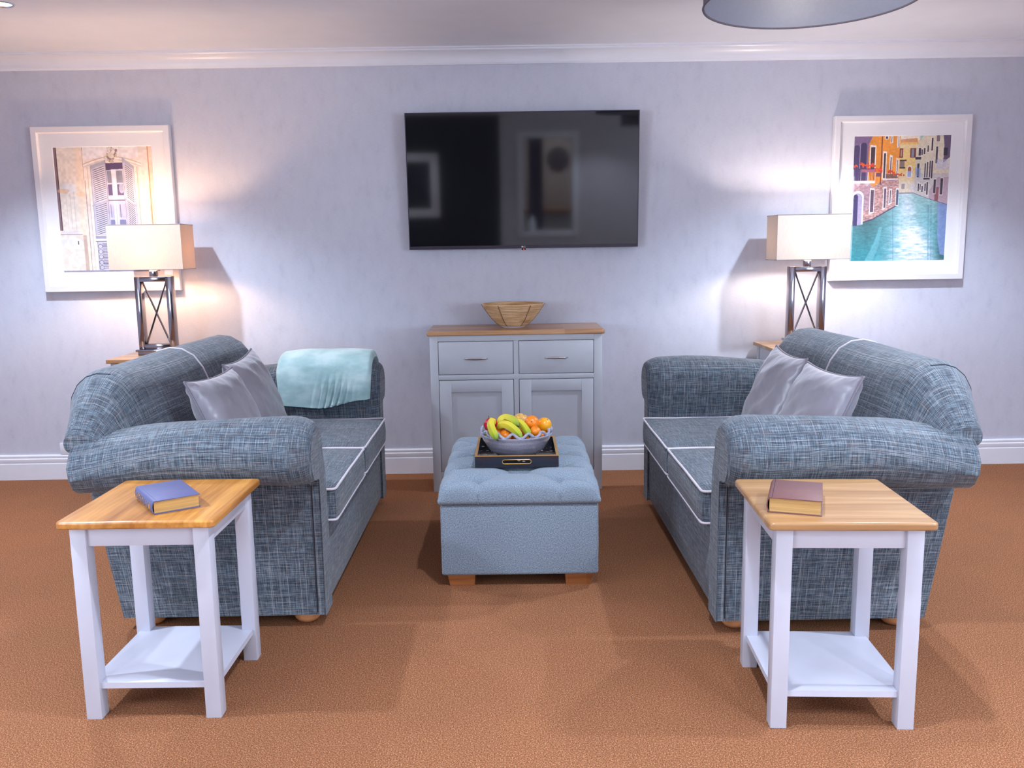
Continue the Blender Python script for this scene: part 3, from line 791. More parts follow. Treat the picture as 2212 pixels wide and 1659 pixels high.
# ------------------------------------------------------------ fruit
def citrus_mat(name, c1, c2):
    t = NT(name, .28); o = t.coord(); n1 = t.noise(o, (20, 20, 20), 2); t.col(t.ramp(n1, [(.3, c1), (.7, c2)])); t.bump(t.noise(o, (420, 420, 420), 1), .25, .001)
    t.b.inputs['Subsurface Weight'].default_value = .05; t.b.inputs['Coat Weight'].default_value = .3; return t.m
OR = citrus_mat('orange_peel', (.85, .20, .008), (.92, .28, .012)); OY = citrus_mat('yellow_orange_peel', (.92, .36, .008), (.95, .46, .015)); PE = plain('mottled_yellow_skin', (.72, .42, .11), .4, .35, 60)
RED = plain('red_apple_skin', (.55, .01, .03), .15, .35, 30, Coat_Weight=.5); DK = plain('dried_stem', (.06, .04, .02), .7); GRN = plain('green_calyx', (.06, .12, .02), .6)
GREENF = plain('green_apple_skin', (.45, .55, .08), .25, .2, 30)
def round_fruit(name, label, cat, c, rad, mat, sq=.94, tilt=(0, 0), stem=None, group=None):
    r = thing(name, label, cat, c, 0, group); r.rotation_euler = (tilt[0], tilt[1], 0)
    prof = []
    for k in range(25):
        a = -PI/2+k/24*PI; x = math.cos(a)*rad; z = math.sin(a)*rad*sq
        dimp = (.16 if stem == 'apple' else .05)*rad*math.exp(-(x/(rad*.28))**2); z -= dimp*(1 if a > 0 else -.5)
        if stem == 'apple': x *= 1+.05*math.sin(a)
        prof.append((max(0, x) if 0 < k < 24 else 0, z))
    MB().lathe(prof, n=32).build('skin', mat, r, angle=80)
    top = prof[-1][1]
    if stem == 'apple': MB().tube([(0, 0, top-.002), (.001, 0, top+.008), (.005, 0, top+.018)], .0013, 6).build('stem', DK, r)
    else: MB().lathe([(0, top+.0012), (rad*.07, top+.0008), (rad*.10, top-.0005)], n=10).build('calyx', GRN, r)
def banana(label, pts, rad, seed):
    c = pts[len(pts)//2]; r = thing('banana', label, 'banana', c, 0, None)
    P = [Vector(p)-Vector(c) for p in pts]; Q = []
    for i in range(len(P)-1):
        for k in range(8):
            t = k/8; p0 = P[max(0, i-1)]; p1 = P[i]; p2 = P[i+1]; p3 = P[min(len(P)-1, i+2)]
            Q.append(.5*((2*p1)+(-p0+p2)*t+(2*p0-5*p1+4*p2-p3)*t*t+(-p0+3*p1-3*p2+p3)*t*t*t))
    Q.append(P[-1])
    t_ = NT('banana_peel_%d' % seed, .38); o = t_.coord()
    d = t_.n('VectorMath', operation='DISTANCE'); t_.l(o, d.inputs[0]); d.inputs[1].default_value = tuple(P[-1])
    n1 = t_.noise(o, (40, 40, 40), 3); dd = t_.math('ADD', d.outputs['Value'], t_.math('MULTIPLY', n1, .02))
    base = t_.ramp(dd, [(.012, (.015, .012, .008)), (.018, (.16, .30, .02)), (.045, (.42, .50, .03)), (.10, (.70, .60, .05)), (.16, (.74, .60, .06))])
    spk = t_.ramp(t_.noise(o, (90, 90, 90), 2), [(.72, (0, 0, 0)), (.76, (.7, .7, .7))]); t_.col(t_.mix(spk, base, (.12, .07, .02)))
    prf = lambda u: rad*(.42+.58*math.sin(min(1, u*4+.25)*PI/2))*(1 if u < .72 else max(.16, math.cos((u-.72)/.28*PI/2*.92)))
    mb = MB(); N = 10; rings = []; prev = None
    for i in range(len(Q)):
        tt = (Q[min(i+1, len(Q)-1)]-Q[max(i-1, 0)]).normalized()
        if prev is None: prev = tt.cross(Vector((0, 1, 0))).normalized()
        n_ = (prev-tt*prev.dot(tt)).normalized(); prev = n_; b = tt.cross(n_); R_ = prf(i/(len(Q)-1))
        rings.append([mb.bm.verts.new(Q[i]+(n_*math.cos(k*2*PI/N)+b*math.sin(k*2*PI/N))*R_*(1.0 if k % 2 else .90)) for k in range(N)])
    for A, B in zip(rings, rings[1:]):
        for k in range(N): mb.bm.faces.new((A[k], A[(k+1) % N], B[(k+1) % N], B[k]))
    mb.bm.faces.new(rings[0][::-1]); mb.bm.faces.new(rings[-1])
    sk = mb.build('peel', t_.m, r, angle=50)
    e = Q[-1]; tt = (Q[-1]-Q[-3]).normalized(); MB().tube([e-tt*.002, e+tt*.004], rad*.2, 8).build('blossom_tip', DK, r)
round_fruit('apple', 'red apple with a dark stem at the left of the fruit bowl', 'apple', (-.058, -1.46, .590), .034, RED, .95, (.2, -.35), 'apple')
round_fruit('apple', 'green apple half hidden beneath the leftmost banana', 'apple', (-.062, -1.487, .545), .029, GREENF, .95, (0, .3))
round_fruit('orange', 'orange with a dark green calyx facing forward at the top of the pile', 'orange', (.121, -1.465, .597), .033, OR, .92, (1.2, -.15))
round_fruit('orange', 'small shiny satsuma just in front of the topmost orange', 'orange', (.134, -1.513, .568), .025, OR, .9, (.4, .2))
round_fruit('orange', 'large yellow-orange citrus at the right end of the fruit bowl', 'orange', (.177, -1.425, .578), .034, OY, 1.0, (.3, .5))
round_fruit('orange', 'orange low at the right beneath the large yellow-orange citrus', 'orange', (.165, -1.497, .547), .024, OR, .9)
round_fruit('orange', 'orange showing at the right rim behind the large citrus', 'orange', (.172, -1.372, .550), .026, OR, .9)
round_fruit('orange', 'orange at the front of the bowl between the two lowest bananas', 'orange', (.004, -1.520, .552), .029, OR, .9, (.5, .3))
round_fruit('orange', 'orange deep in the bowl beneath the crossing bananas', 'orange', (.055, -1.500, .540), .028, OR, .9)
round_fruit('orange', 'reddish orange half under the left banana at the rim', 'orange', (-.020, -1.480, .562), .028, OR, .9)
round_fruit('apple', 'red apple peeping out near the front rim right of centre', 'apple', (.083, -1.553, .533), .019, RED, .9)
round_fruit('melon', 'mottled yellow melon at the back of the pile', 'melon', (.078, -1.375, .590), .040, PE, .78, (.1, .35))
round_fruit('orange', 'orange buried in the middle of the bowl under the other fruit', 'orange', (.075, -1.43, .530), .04, OR, .9)
banana('topmost banana arching over the fruit pile', [(-.022, -1.475, .592), (-.014, -1.465, .612), (.005, -1.463, .622), (.030, -1.478, .618), (.048, -1.50, .606), (.060, -1.53, .596)], .0185, 1)
banana('middle banana lying in front with its tip at the front rim', [(-.024, -1.50, .585), (-.010, -1.512, .600), (.015, -1.525, .600), (.045, -1.545, .583), (.062, -1.565, .568), (.076, -1.588, .552)], .0180, 2)
banana('green-tipped banana leaning right beside the oranges', [(.048, -1.462, .600), (.062, -1.478, .603), (.080, -1.50, .594), (.094, -1.522, .580), (.103, -1.545, .568), (.109, -1.560, .557)], .0165, 3)
banana('leftmost banana hanging over the bowl rim in front of the red apple', [(-.046, -1.485, .604), (-.054, -1.505, .614), (-.057, -1.535, .603), (-.049, -1.566, .584), (-.040, -1.588, .569), (-.029, -1.607, .553)], .0178, 4)

# ------------------------------------------------------------ sideboard
def sideboard():
    r = thing('sideboard', 'grey painted sideboard with oak top under the television', 'sideboard', (.067, -.44, 0), .0035)
    G = M['grey_paint']; hw, dp, H = .477, .412, .9134
    mb = slab(MB(), hw+.015, -.015, dp, H-.026, H, .014, .008); mb.build('worktop', M['oak_x'], r, angle=40)
    zt = H-.026; sx = .432; ms = .014
    mb = MB(); bv = .0012
    mb.box(-hw, -sx, 0, .022, 0, zt, bv).box(sx, hw, 0, .022, 0, zt, bv)
    mb.box(-sx, sx, 0, .022, .855, zt, bv).box(-sx, sx, 0, .022, .640, .668, bv).box(-sx, sx, 0, .022, .05, .115, bv).box(-ms, ms, 0, .022, .115, .640).box(-ms, ms, 0, .022, .668, .855)
    mb.box(-hw, -hw+.018, .022, dp, 0, zt).box(hw-.018, hw, .022, dp, 0, zt).box(-hw+.018, hw-.018, dp-.01, dp, .05, zt).box(-hw+.018, hw-.018, .022, dp-.01, .05, .07).box(-hw+.018, hw-.018, .03, dp-.01, .65, .66)
    mb.build('carcass', G, r, angle=25)
    g = .0028
    for s in (-1, 1):
        a, b = (-sx, -ms) if s < 0 else (ms, sx)
        o = MB().box(a+g, b-g, .0008, .020, .668+g, .855-g, .001).build('drawer', G, r, angle=25)
        cx = (a+b)/2; pts = []
        for k in range(13):
            t = k/12*2-1; pts.append((cx+t*.064, -.004-.020*(1-t*t)**.6, .758+.0005*(1-t*t)))
        MB().tube(pts, lambda q: .0032+.0036*math.sin(q*PI), 8).build('handle', M['steel'], o)
        mb = MB(); f = .066; z0, z1 = .115+g, .640-g; A, B = a+g, b-g
        mb.box(A, A+f, .0008, .020, z0, z1, .0008).box(B-f, B, .0008, .020, z0, z1, .0008).box(A+f, B-f, .0008, .020, z0, z0+f, .0008).box(A+f, B-f, .0008, .020, z1-f, z1, .0008).box(A+f, B-f, .010, .018, z0+f, z1-f)
        mb.build('door', G, r, angle=25)
    MB().box(-sx+.001, sx-.001, .0205, .0225, .116, .854).build('shadow_gap', M['groove'], r)
sideboard()

# ------------------------------------------------------------ cane bowl
def basket():
    r = thing('cane_bowl', 'empty coiled cane bowl standing on the sideboard', 'basket', (.056, -.235, .9134))
    t = NT('split_cane', .5); o = t.coord(); n1 = t.noise(o, (9, 9, 260), 3); n2 = t.noise(o, (14, 14, 40), 3)
    c = t.ramp(n1, [(.32, (.33, .155, .055)), (.5, (.66, .40, .19)), (.68, (.86, .62, .38))]); t.col(t.mix(.35, c, t.ramp(n2, [(.3, (.45, .26, .11)), (.7, (.88, .66, .42))]))); t.bump(n1, .7, .003)
    prof = []; N = 19
    def wall(q): return .070+(.178-.070)*q**.72, .010+(.132-.010)*q
    for k in range(N*6+1):
        q = k/(N*6); x, z = wall(q); bmp = .0032*abs(math.sin(q*N*PI)); prof.append((x+bmp*.75, z-bmp*.5))
    inner = [(x-.007, z+.002) for x, z in prof[::-1] if z > .014]
    P = [(0, .004), (.06, .004), (.066, .006)]+prof+[(prof[-1][0]-.003, prof[-1][1]+.004)]+inner+[(0, .012)]
    MB().lathe(P, n=72).build('coiled_wall', t.m, r, angle=60)
    MB().lathe([(.050, 0), (.066, 0), (.069, .004), (.066, .009), (.05, .009)], n=48).build('foot_ring', M['piping'], r)
    cord = plain('dark_cane_stitch', (.16, .07, .03), .6, .2, 200)
    for k in range(6):
        a = math.radians(-90+32+k*60); pts = []
        for j in range(20):
            q = j/19; x, z = wall(q); aa = a+math.radians(3)*math.sin(j*2.2)*.3
            pts.append(((x+.003)*math.cos(aa), (x+.003)*math.sin(aa), z-.001))
        MB().tube(pts, .0018, 6).build('stitching', cord, r)
basket()

# ------------------------------------------------------------ television
def tv():
    th = .0509
    r = thing('television', 'large black flat television mounted on the wall above the sideboard', 'television', (.1254, -.08, 1.7435)); r.rotation_euler = (th, 0, 0)
    w, h = 1.3394/2, .7706/2
    mb = MB(); mb.box(-w, w, .002, .032, -h, h, .002); mb.build('housing', M['tv_plastic'], r)
    mb = MB(); b = .005; mb.box(-w, -w+b, -.003, .002, -h, h).box(w-b, w, -.003, .002, -h, h).box(-w+b, w-b, -.003, .002, h-b, h).box(-w+b, w-b, -.004, .002, -h, -h+.019)
    mb.build('bezel', plain('gunmetal_bezel', (.035, .03, .055), .3, .05, 20), r)
    MB().box(-w+b, w-b, -.0008, .001, -h+.019, h-b).build('screen', M['screen'], r)
    o = MB().box(-.013, .013, -.008, -.003, -h-.010, -h+.004, .002).build('sensor_tab', M['tv_plastic'], r)
    MB().lathe([(0, 0), (.0025, 0)], n=10).build('t', M['led'])
    D.objects.remove(D.objects['t'])
    MB().box(-.003, .003, -.009, -.008, -h-.007, -h-.002).build('standby_light', M['led'], o)
    cv = D.curves.new('maker_mark', 'FONT'); cv.body = 'LG'; cv.size = .013; cv.extrude = .0004; cv.align_x = 'CENTER'
    to = D.objects.new('tmp', cv); C.objects.link(to); bpy.context.view_layer.update()
    me = D.meshes.new_from_object(to.evaluated_get(bpy.context.evaluated_depsgraph_get())); D.objects.remove(to)
    me.materials.clear(); me.transform(Matrix.Translation((.003, -.0045, -h+.005)) @ Matrix.Rotation(PI/2, 4, 'X')); link('maker_mark', me, M['mark_white'], r, False)
    MB().lathe([(0, 0), (.0045, 0), (.0045, .0006), (0, .0006)], n=16).build('logo_disc', M['mark_white'], r).matrix_local = Matrix.Translation((-.009, -.0042, -h+.0095)) @ Matrix.Rotation(PI/2, 4, 'X')
    mb = MB(); mb.box(-.22, .22, .032, .045, -.15, .15).box(-.20, -.17, .045, .058, -.12, .15).box(.17, .20, .045, .058, -.12, .15); mb.build('wall_bracket', M['tv_plastic'], r)
tv()

# ------------------------------------------------------------ prints, painted as colour grids
class Canvas:
    def __init__(s, w, h): s.w, s.h = w, h; s.a = np.ones((h, w, 3)); Y, X = np.mgrid[0:h, 0:w]; s.X = (X+.5)/w; s.Y = (Y+.5)/h; s.rs = np.random.RandomState(4)
    def mask(s, P):
        m = np.zeros((s.h, s.w), bool); n = len(P); j = n-1
        for i in range(n):
            (xi, yi), (xj, yj) = P[i], P[j]
            if yi != yj:
                c = ((yi > s.Y) != (yj > s.Y)) & (s.X < (xj-xi)*(s.Y-yi)/(yj-yi)+xi); m ^= c
            j = i
        return m
    def fill(s, P, c, al=1): m = s.mask(P); s.a[m] = s.a[m]*(1-al)+np.array(c)*al
    def rect(s, x0, x1, y0, y1, c, al=1): s.fill([(x0, y0), (x1, y0), (x1, y1), (x0, y1)], c, al)
    def line(s, x0, y0, x1, y1, wd, c, al=1):
        dx, dy = x1-x0, (y1-y0)*s.h/s.w; L2 = dx*dx+dy*dy; t = np.clip(((s.X-x0)*dx+(s.Y-y0)*s.h/s.w*dy)/L2, 0, 1)
        d = np.hypot(s.X-x0-t*dx, (s.Y-y0)*s.h/s.w-t*dy); m = d < wd/2; s.a[m] = s.a[m]*(1-al)+np.array(c)*al
    def disc(s, x, y, r, c, al=1, ry=None):
        m = ((s.X-x)/r)**2+((s.Y-y)/(ry or r*s.w/s.h))**2 < 1; s.a[m] = s.a[m]*(1-al)+np.array(c)*al
    def arch(s, x0, x1, y0, y1, c, al=1):
        xm, rx = (x0+x1)/2, (x1-x0)/2; P = [(x1, y1), (x0, y1)]+[(xm-rx*math.cos(k/10*PI), y0+rx*.9-rx*.9*math.sin(k/10*PI)) for k in range(11)]; s.fill(P, c, al)
    def nz(s, fx, fy, seed=0):
        r = np.random.RandomState(seed).rand(fy+2, fx+2); gx, gy = s.X*fx, s.Y*fy; ix, iy = gx.astype(int), gy.astype(int); tx, ty = gx-ix, gy-iy; tx = tx*tx*(3-2*tx); ty = ty*ty*(3-2*ty)
        return (r[iy, ix]*(1-tx)+r[iy, ix+1]*tx)*(1-ty)+(r[iy+1, ix]*(1-tx)+r[iy+1, ix+1]*tx)*ty
    def tint(s, m, n, amt): s.a[m] = np.clip(s.a[m]*(1+amt*(n[m][:, None]-.5)), 0, 1)
    def plane(s, name, W, H, y, parent):
        """vertical grid of coloured cells, centred on the parent"""
        w, h = s.w, s.h; xs = (np.arange(w+1)/w-.5)*W; zs = (.5-np.arange(h+1)/h)*H
        co = np.zeros(((h+1)*(w+1), 3)); co[:, 0] = np.tile(xs, h+1); co[:, 2] = np.repeat(zs, w+1); co[:, 1] = y
        i = (np.arange(h)[:, None]*(w+1)+np.arange(w)[None]).ravel(); F = np.stack([i, i+w+1, i+w+2, i+1], 1)
        me = D.meshes.new(name); me.vertices.add(len(co)); me.vertices.foreach_set('co', co.ravel()); me.loops.add(F.size); me.loops.foreach_set('vertex_index', F.ravel())
        me.polygons.add(len(F)); me.polygons.foreach_set('loop_start', np.arange(0, F.size, 4)); me.update(calc_edges=True)
        ca = me.color_attributes.new('print', 'BYTE_COLOR', 'CORNER'); c = np.ones((h*w, 4)); c[:, :3] = s.a.reshape(-1, 3); c = np.clip(np.repeat(c, 4, 0), 0, 1)
        ca.data.foreach_set('color_srgb', c.ravel())
        if 'print' not in M:
            t = NT('photo_print', .6); at = t.n('Attribute'); at.attribute_name = 'print'; t.l(at.outputs['Color'], t.b.inputs['Base Color']); M['print'] = t.m
        return link(name, me, M['print'], parent, False)

def print_window():
    c = Canvas(300, 380); A = np.ones((c.h, c.w), bool)
    c.a[:] = (.95, .89, .85); c.tint(A, c.nz(7, 9, 1), .06)
    c.rect(0, .03, 0, .66, (.55, .45, .47)); c.rect(.022, .034, 0, .66, (.36, .26, .28)); c.rect(.034, .215, 0, .66, (.94, .89, .84)); c.rect(.215, .29, 0, 1, (.96, .88, .80)); c.rect(.29, .295, 0, .26, (.62, .44, .38)); c.rect(.296, .303, .26, 1, (.70, .56, .52))
    for x in (.09, .13, .17): c.rect(x, x+.006, .30, .65, (.86, .82, .80))
    c.disc(.13, .32, .07, (.93, .93, .96), .7, .04); c.disc(.07, .345, .06, (.93, .74, .58), .6, .02); c.disc(.25, .37, .05, (.95, .80, .66), .6, .02)
    c.fill([(.01, .66), (.215, .66), (.20, .69), (.03, .69)], (.90, .86, .86)); c.rect(.0, .23, .69, .705, (.62, .55, .60)); c.rect(0, .23, .695, 1, (.93, .88, .83)); c.disc(.10, .76, .12, (.93, .93, .96), .6, .05); c.rect(.175, .185, .745, .775, (.25, .2, .25)); c.rect(.235, .27, .70, 1, (.80, .70, .64))
    for x, cc in ((.33, (.83, .76, .72)), (.345, (.96, .92, .88)), (.82, (.96, .92, .88)), (.835, (.84, .74, .66)), (.87, (.97, .93, .88))): c.rect(x, x+.008, .14, 1, cc)
    c.rect(.955, .962, 0, 1, (.80, .58, .42)); c.rect(.962, 1, 0, 1, (.96, .84, .76)); c.rect(.945, .955, .3, .6, (.97, .76, .58), .7)
    c.rect(.3, .86, 0, .09, (.95, .92, .92))
    for k, (o_, cc) in enumerate(((0, (.80, .72, .68)), (.008, (.96, .93, .90)), (.024, (.83, .76, .74)), (.03, (.94, .90, .86)))):
        for q in range(24):
            t0, t1 = q/24, (q+1)/24; f = lambda t: .135-.055*math.sin(t*PI)+o_
            c.line(.30+.58*t0, f(t0), .30+.58*t1, f(t1), .012, cc)
    rs = np.random.RandomState(2)
    for k in range(90):
        a, q = rs.rand()*2*PI, rs.rand()**.5; x, y = .585+.075*q*math.cos(a), .065+.055*q*math.sin(a); c.disc(x, y, .009+.008*rs.rand(), [(.95, .90, .84), (.55, .46, .46), (.82, .74, .68), (.93, .88, .86)][rs.randint(4)], .9)
    c.disc(.585, .07, .028, (.90, .84, .78), 1, .022)
    # window between the shutters
    c.rect(.52, .70, .135, .74, (.82, .80, .88)); c.fill([(.525, .13), (.695, .125), (.695, .175), (.525, .185)], (.35, .27, .42))
    for (x0, x1) in ((.53, .572), (.625, .688)):
        c.rect(x0, x1, .19, .285, (.55, .55, .62)); c.rect(x0, x1, .298, .385, (.42, .36, .52)); c.rect(x0, x1, .455, .56, (.78, .77, .86)); c.rect(x0+.01, x0+.018, .455, .56, (.55, .52, .62)); c.rect(x0, x1, .58, .73, (.52, .52, .66))
    c.disc(.665, .33, .025, (.75, .78, .86), .8, .04); c.rect(.575, .620, .18, .74, (.90, .89, .95)); c.rect(.52, .70, .395, .41, (.93, .92, .97)); c.rect(.52, .70, .418, .428, (.50, .46, .55)); c.rect(.596, .600, .43, .74, (.62, .60, .70))
    def shutter(x0, x1, ya, yb, y1):
        f = lambda x: ya+(yb-ya)*(x-x0)/(x1-x0)
        c.fill([(x0, ya), (x1, yb), (x1, y1), (x0, y1)], (.80, .78, .84)); c.line(x0, ya, x0, y1, .006, (.55, .52, .60)); c.line(x1, yb, x1, y1, .006, (.62, .58, .66))
        for (p, q) in ((.045, .305), (.335, y1-.13)):
            y = p
            while y < q:
                xa, xb = x0+.025, x1-.02; c.line(xa, f(xa)+y, xb, f(xb)+y, .0062, (.42, .36, .42)); c.line(xa, f(xa)+y+.006, xb, f(xb)+y+.006, .004, (.92, .90, .94)); y += .0158
        c.line(x0-.01, f(x0)+.32, x1, f(x1)+.32, .010, (.72, .69, .76)); c.fill([(x0, ya), (x1, yb), (x1, yb+.03), (x0, ya+.03)], (.70, .70, .76))
    shutter(.365, .520, .145, .105, .70); shutter(.695, .805, .085, .155, .72)
    c.rect(.36, .82, .705, .73, (.66, .64, .72)); c.rect(.37, .80, .75, .985, (.80, .78, .84))
    for k in range(17): c.rect(.42, .80, .765+k*.0125, .771+k*.0125, (.48, .45, .52))
    c.line(.36, .75, .82, .75, .008, (.35, .28, .35)); c.line(.375, .75, .375, .98, .006, (.4, .33, .4))
    for k in range(5):
        for q in range(16):
            a0, a1 = q/16*2*PI, (q+1)/16*2*PI; y = .79+k*.043; c.line(.40+.022*math.cos(a0), y+.017*math.sin(a0), .40+.022*math.cos(a1), y+.017*math.sin(a1), .005, (.38, .32, .40))
    c.rect(.30, .335, .90, .975, (.95, .87, .80)); c.rect(0, 1, .985, 1, (.60, .58, .66)); c.tint(A, c.nz(40, 50, 3), .10)
    return c

def print_canal():
    c = Canvas(300, 390); A = np.ones((c.h, c.w), bool)
    Wn, Dk, Br = (.97, .94, .93), (.22, .17, .25), (.78, .60, .58)
    # water
    c.a[:] = (.36, .62, .66); top = np.array((.66, .80, .80)); bot = np.array((.22, .58, .62)); f = np.clip((c.Y-.45)/.5, 0, 1)[..., None]; c.a[:] = top*(1-f)+bot*f
    xl = c.X; dark = np.clip(1-np.abs(xl-.16)/.3, 0, 1)*np.clip((.95-c.Y)/.3, 0, 1); c.a *= (1-.42*dark)[..., None]
    ctr = .56+.10*np.clip((c.Y-.45)/.5, 0, 1); wd = .06+.20*np.clip((c.Y-.5)/.5, 0, 1); g = np.exp(-((c.X-ctr)/wd)**2)*(.45+.75*c.nz(14, 90, 5)); g *= .75+.5*(c.Y > .72); g = np.clip(g, 0, 1)[..., None]; c.a[:] = c.a*(1-g)+np.array((.92, .93, .97))*g
    r_ = np.clip((c.X-.86)/.1, 0, 1)*(c.Y > .5); c.a *= (1-.35*r_)[..., None]; n = c.nz(30, 120, 6); c.tint(c.Y > .45, n, .16)
    c.fill([(.90, .53), (1, .55), (1, .96), (.95, .95), (.91, .8)], (.55, .62, .85), .75)
    for x in (.80, .83, .43): c.line(x, .55, x+.03, 1, .006, (.35, .42, .6), .6)
    c.fill([(.16, 1), (.25, .85), (.30, .72), (.33, .72), (.30, .88), (.24, 1)], (.45, .72, .76), .7)
    # far houses
    c.rect(.47, .68, 0, .458, (.95, .85, .66)); c.rect(.47, .68, 0, .035, (.97, .92, .84)); c.fill([(.48, .03), (.65, .02), (.66, .055), (.48, .055)], (.88, .62, .45)); c.rect(.47, .68, .055, .07, (.95, .78, .45)); c.rect(.47, .65, .10, .30, (.97, .84, .55))
    for (x0, x1, y0, y1, cc) in ((.475, .51, .10, .175, (.45, .20, .18)), (.485, .50, .11, .165, (.8, .6, .5)), (.585, .645, .10, .175, (.50, .22, .18)), (.598, .625, .105, .17, (.55, .58, .65)), (.51, .545, .38, .42, (.30, .25, .28)), (.60, .64, .385, .445, (.85, .82, .84))): c.rect(x0, x1, y0, y1, cc)
    c.rect(.48, .55, .19, .20, (.22, .16, .2)); c.rect(.48, .53, .20, .25, (.60, .5, .45)); c.rect(.48, .54, .25, .26, (.25, .2, .25)); c.arch(.558, .612, .235, .33, Wn); c.arch(.567, .603, .245, .29, (.72, .38, .22)); c.rect(.567, .603, .28, .325, (.68, .70, .84)); c.rect(.47, .66, .36, .458, (.92, .88, .86), .6); c.rect(.47, .66, .45, .458, (.6, .58, .62))
    # right row
    c.fill([(.645, .08), (.72, 0), (1, 0), (1, .55), (.90, .53), (.79, .50), (.64, .455)], (.91, .86, .76)); c.fill([(.645, .30), (1, .30), (1, .55), (.90, .53), (.79, .50), (.64, .455)], (.82, .79, .80), .8)
    c.fill([(.88, .33), (1, .33), (1, .55), (.90, .53), (.80, .50), (.80, .44)], (.74, .62, .68), .8); c.rect(.86, .90, .41, .52, (.55, .28, .30), .8)
    rs = np.random.RandomState(8)
    for x, y0, y1, w_ in ((.67, .10, .16, .028), (.70, .11, .155, .014), (.725, .10, .15, .016), (.76, .08, .13, .012), (.80, .02, .12, .016), (.665, .22, .33, .022), (.74, .22, .33, .013), (.765, .21, .33, .013), (.79, .20, .33, .012), (.81, .20, .34, .018), (.85, .09, .22, .02), (.72, .40, .45, .012), (.75, .38, .44, .012), (.70, .385, .43, .01), (.68, .38, .44, .014), (.845, .35, .46, .022), (.915, .34, .47, .026), (.77, .37, .47, .018)):
        c.rect(x-.006, x+w_+.006, y0-.008, y1+.006, (.96, .93, .88), .6); c.rect(x, x+w_, y0, y1, Dk, .9)
    c.fill([(.92, 0), (1, 0), (1, .17), (.93, .22), (.935, .09)], (.42, .34, .46)); c.rect(.85, .885, 0, .05, (.55, .46, .48)); c.rect(.64, .70, .17, .19, (.28, .24, .3)); c.rect(.735, .80, .335, .35, (.25, .2, .26)); c.rect(.93, .97, .10, .16, (.2, .16, .26)); c.fill([(.645, .25), (.70, .26), (.70, .34), (.645, .30)], (.55, .65, .85), .6); c.rect(.86, .99, .19, .27, (.82, .82, .92), .55)
    c.line(.64, .455, .79, .50, .006, (.45, .42, .48)); c.line(.79, .50, 1, .55, .006, (.4, .36, .45))
    # left row, brick below
    low = [(0, .36), (.48, .33), (.48, .545), (.33, .62), (.22, .66), (.10, .695), (0, .715)]
    c.fill(low, Br); mm = c.mask(low); c.tint(mm, c.nz(60, 150, 9), .5); c.fill([(0, .36), (.22, .36), (.20, .55), (0, .715)], (.66, .56, .68), .45); c.line(0, .712, .22, .662, .012, (.30, .26, .40)); c.line(.22, .662, .48, .548, .012, (.32, .30, .40))
    c.fill([(.155, 0), (.475, 0), (.475, .345), (.30, .35), (.22, .40), (.155, .36)], (.93, .60, .22)); mm = c.mask([(.155, 0), (.475, 0), (.475, .345), (.155, .36)]); c.tint(mm, c.nz(9, 12, 10), .22)
    c.fill([(0, 0), (.19, 0), (.155, .06), (.155, .36), (0, .37)], (.52, .42, .58)); c.arch(.0, .06, .07, .36, (.30, .25, .42)); c.arch(.07, .135, .05, .36, (.26, .22, .38)); c.rect(.062, .068, .06, .36, (.75, .68, .78))
    c.rect(.283, .295, 0, .385, (.50, .18, .18))
    for (x0, x1, y0, y1) in ((.168, .225, .08, .26), (.303, .338, .13, .335), (.372, .397, .16, .30), (.442, .463, .185, .32), (.373, .395, 0, .055), (.443, .462, 0, .09), (.315, .35, 0, .025)):
        c.fill([(x0, y0-.012), (x1+.006, y0-.004), (x1+.006, y1), (x0, y1+.004)], Wn); c.rect(x0+.010, x1-.004, y0+.006, y1-.002, (.30, .22, .26))
    for (x0, x1, y0, y1) in ((.185, .235, .42, .615), (.325, .360, .41, .58), (.382, .412, .425, .545)):
        c.fill([(x0, y0-.01), (x1, y0-.006), (x1, y1-.01), (x0, y1+.008)], Wn); c.rect(x0+.010, x1-.008, y0+.006, y1-.012, (.34, .24, .34))
        k = y0+.01
        while k < y1-.015: c.rect(x0+.012, x1-.010, k, k+.003, (.55, .42, .48)); k += .009
    c.arch(.452, .488, .41, .555, Wn); c.arch(.460, .482, .425, .55, (.35, .38, .48)); c.arch(.0, .125, .43, .70, Wn); c.arch(.012, .108, .45, .705, (.74, .68, .80)); c.arch(.014, .065, .46, .71, (.28, .24, .42))
    # balconies and flowers
    c.rect(0, .235, .352, .372, (.95, .90, .92)); c.fill([(.02, .372), (.08, .372), (.06, .40)], (.8, .74, .78)); c.fill([(.12, .372), (.18, .372), (.15, .40)], (.8, .74, .78))
    for k in range(16): c.rect(.004+k*.015, .009+k*.015, .26, .352, (.28, .22, .36) if k % 5 else (.9, .86, .9))
    c.rect(0, .24, .255, .262, (.3, .24, .38)); c.rect(.09, .24, .262, .285, (.66, .40, .50)); c.rect(.24, .29, .29, .32, (.45, .30, .42)); c.rect(.31, .475, .335, .348, (.93, .88, .88)); c.rect(.34, .46, .30, .335, (.35, .28, .38), .7)
    for (x, y, q) in ((.015, .235, 10), (.10, .225, 16), (.15, .232, 14), (.20, .235, 18), (.265, .265, 16), (.275, .272, 8), (.385, .285, 14), (.43, .295, 9), (.50, .305, 8)):
        for k in range(q): c.disc(x+rs.randn()*.016, y+rs.randn()*.008, .008, (.88, .22+.2*rs.rand(), .14))
    c.tint(A, c.nz(70, 90, 12), .10)
    return c

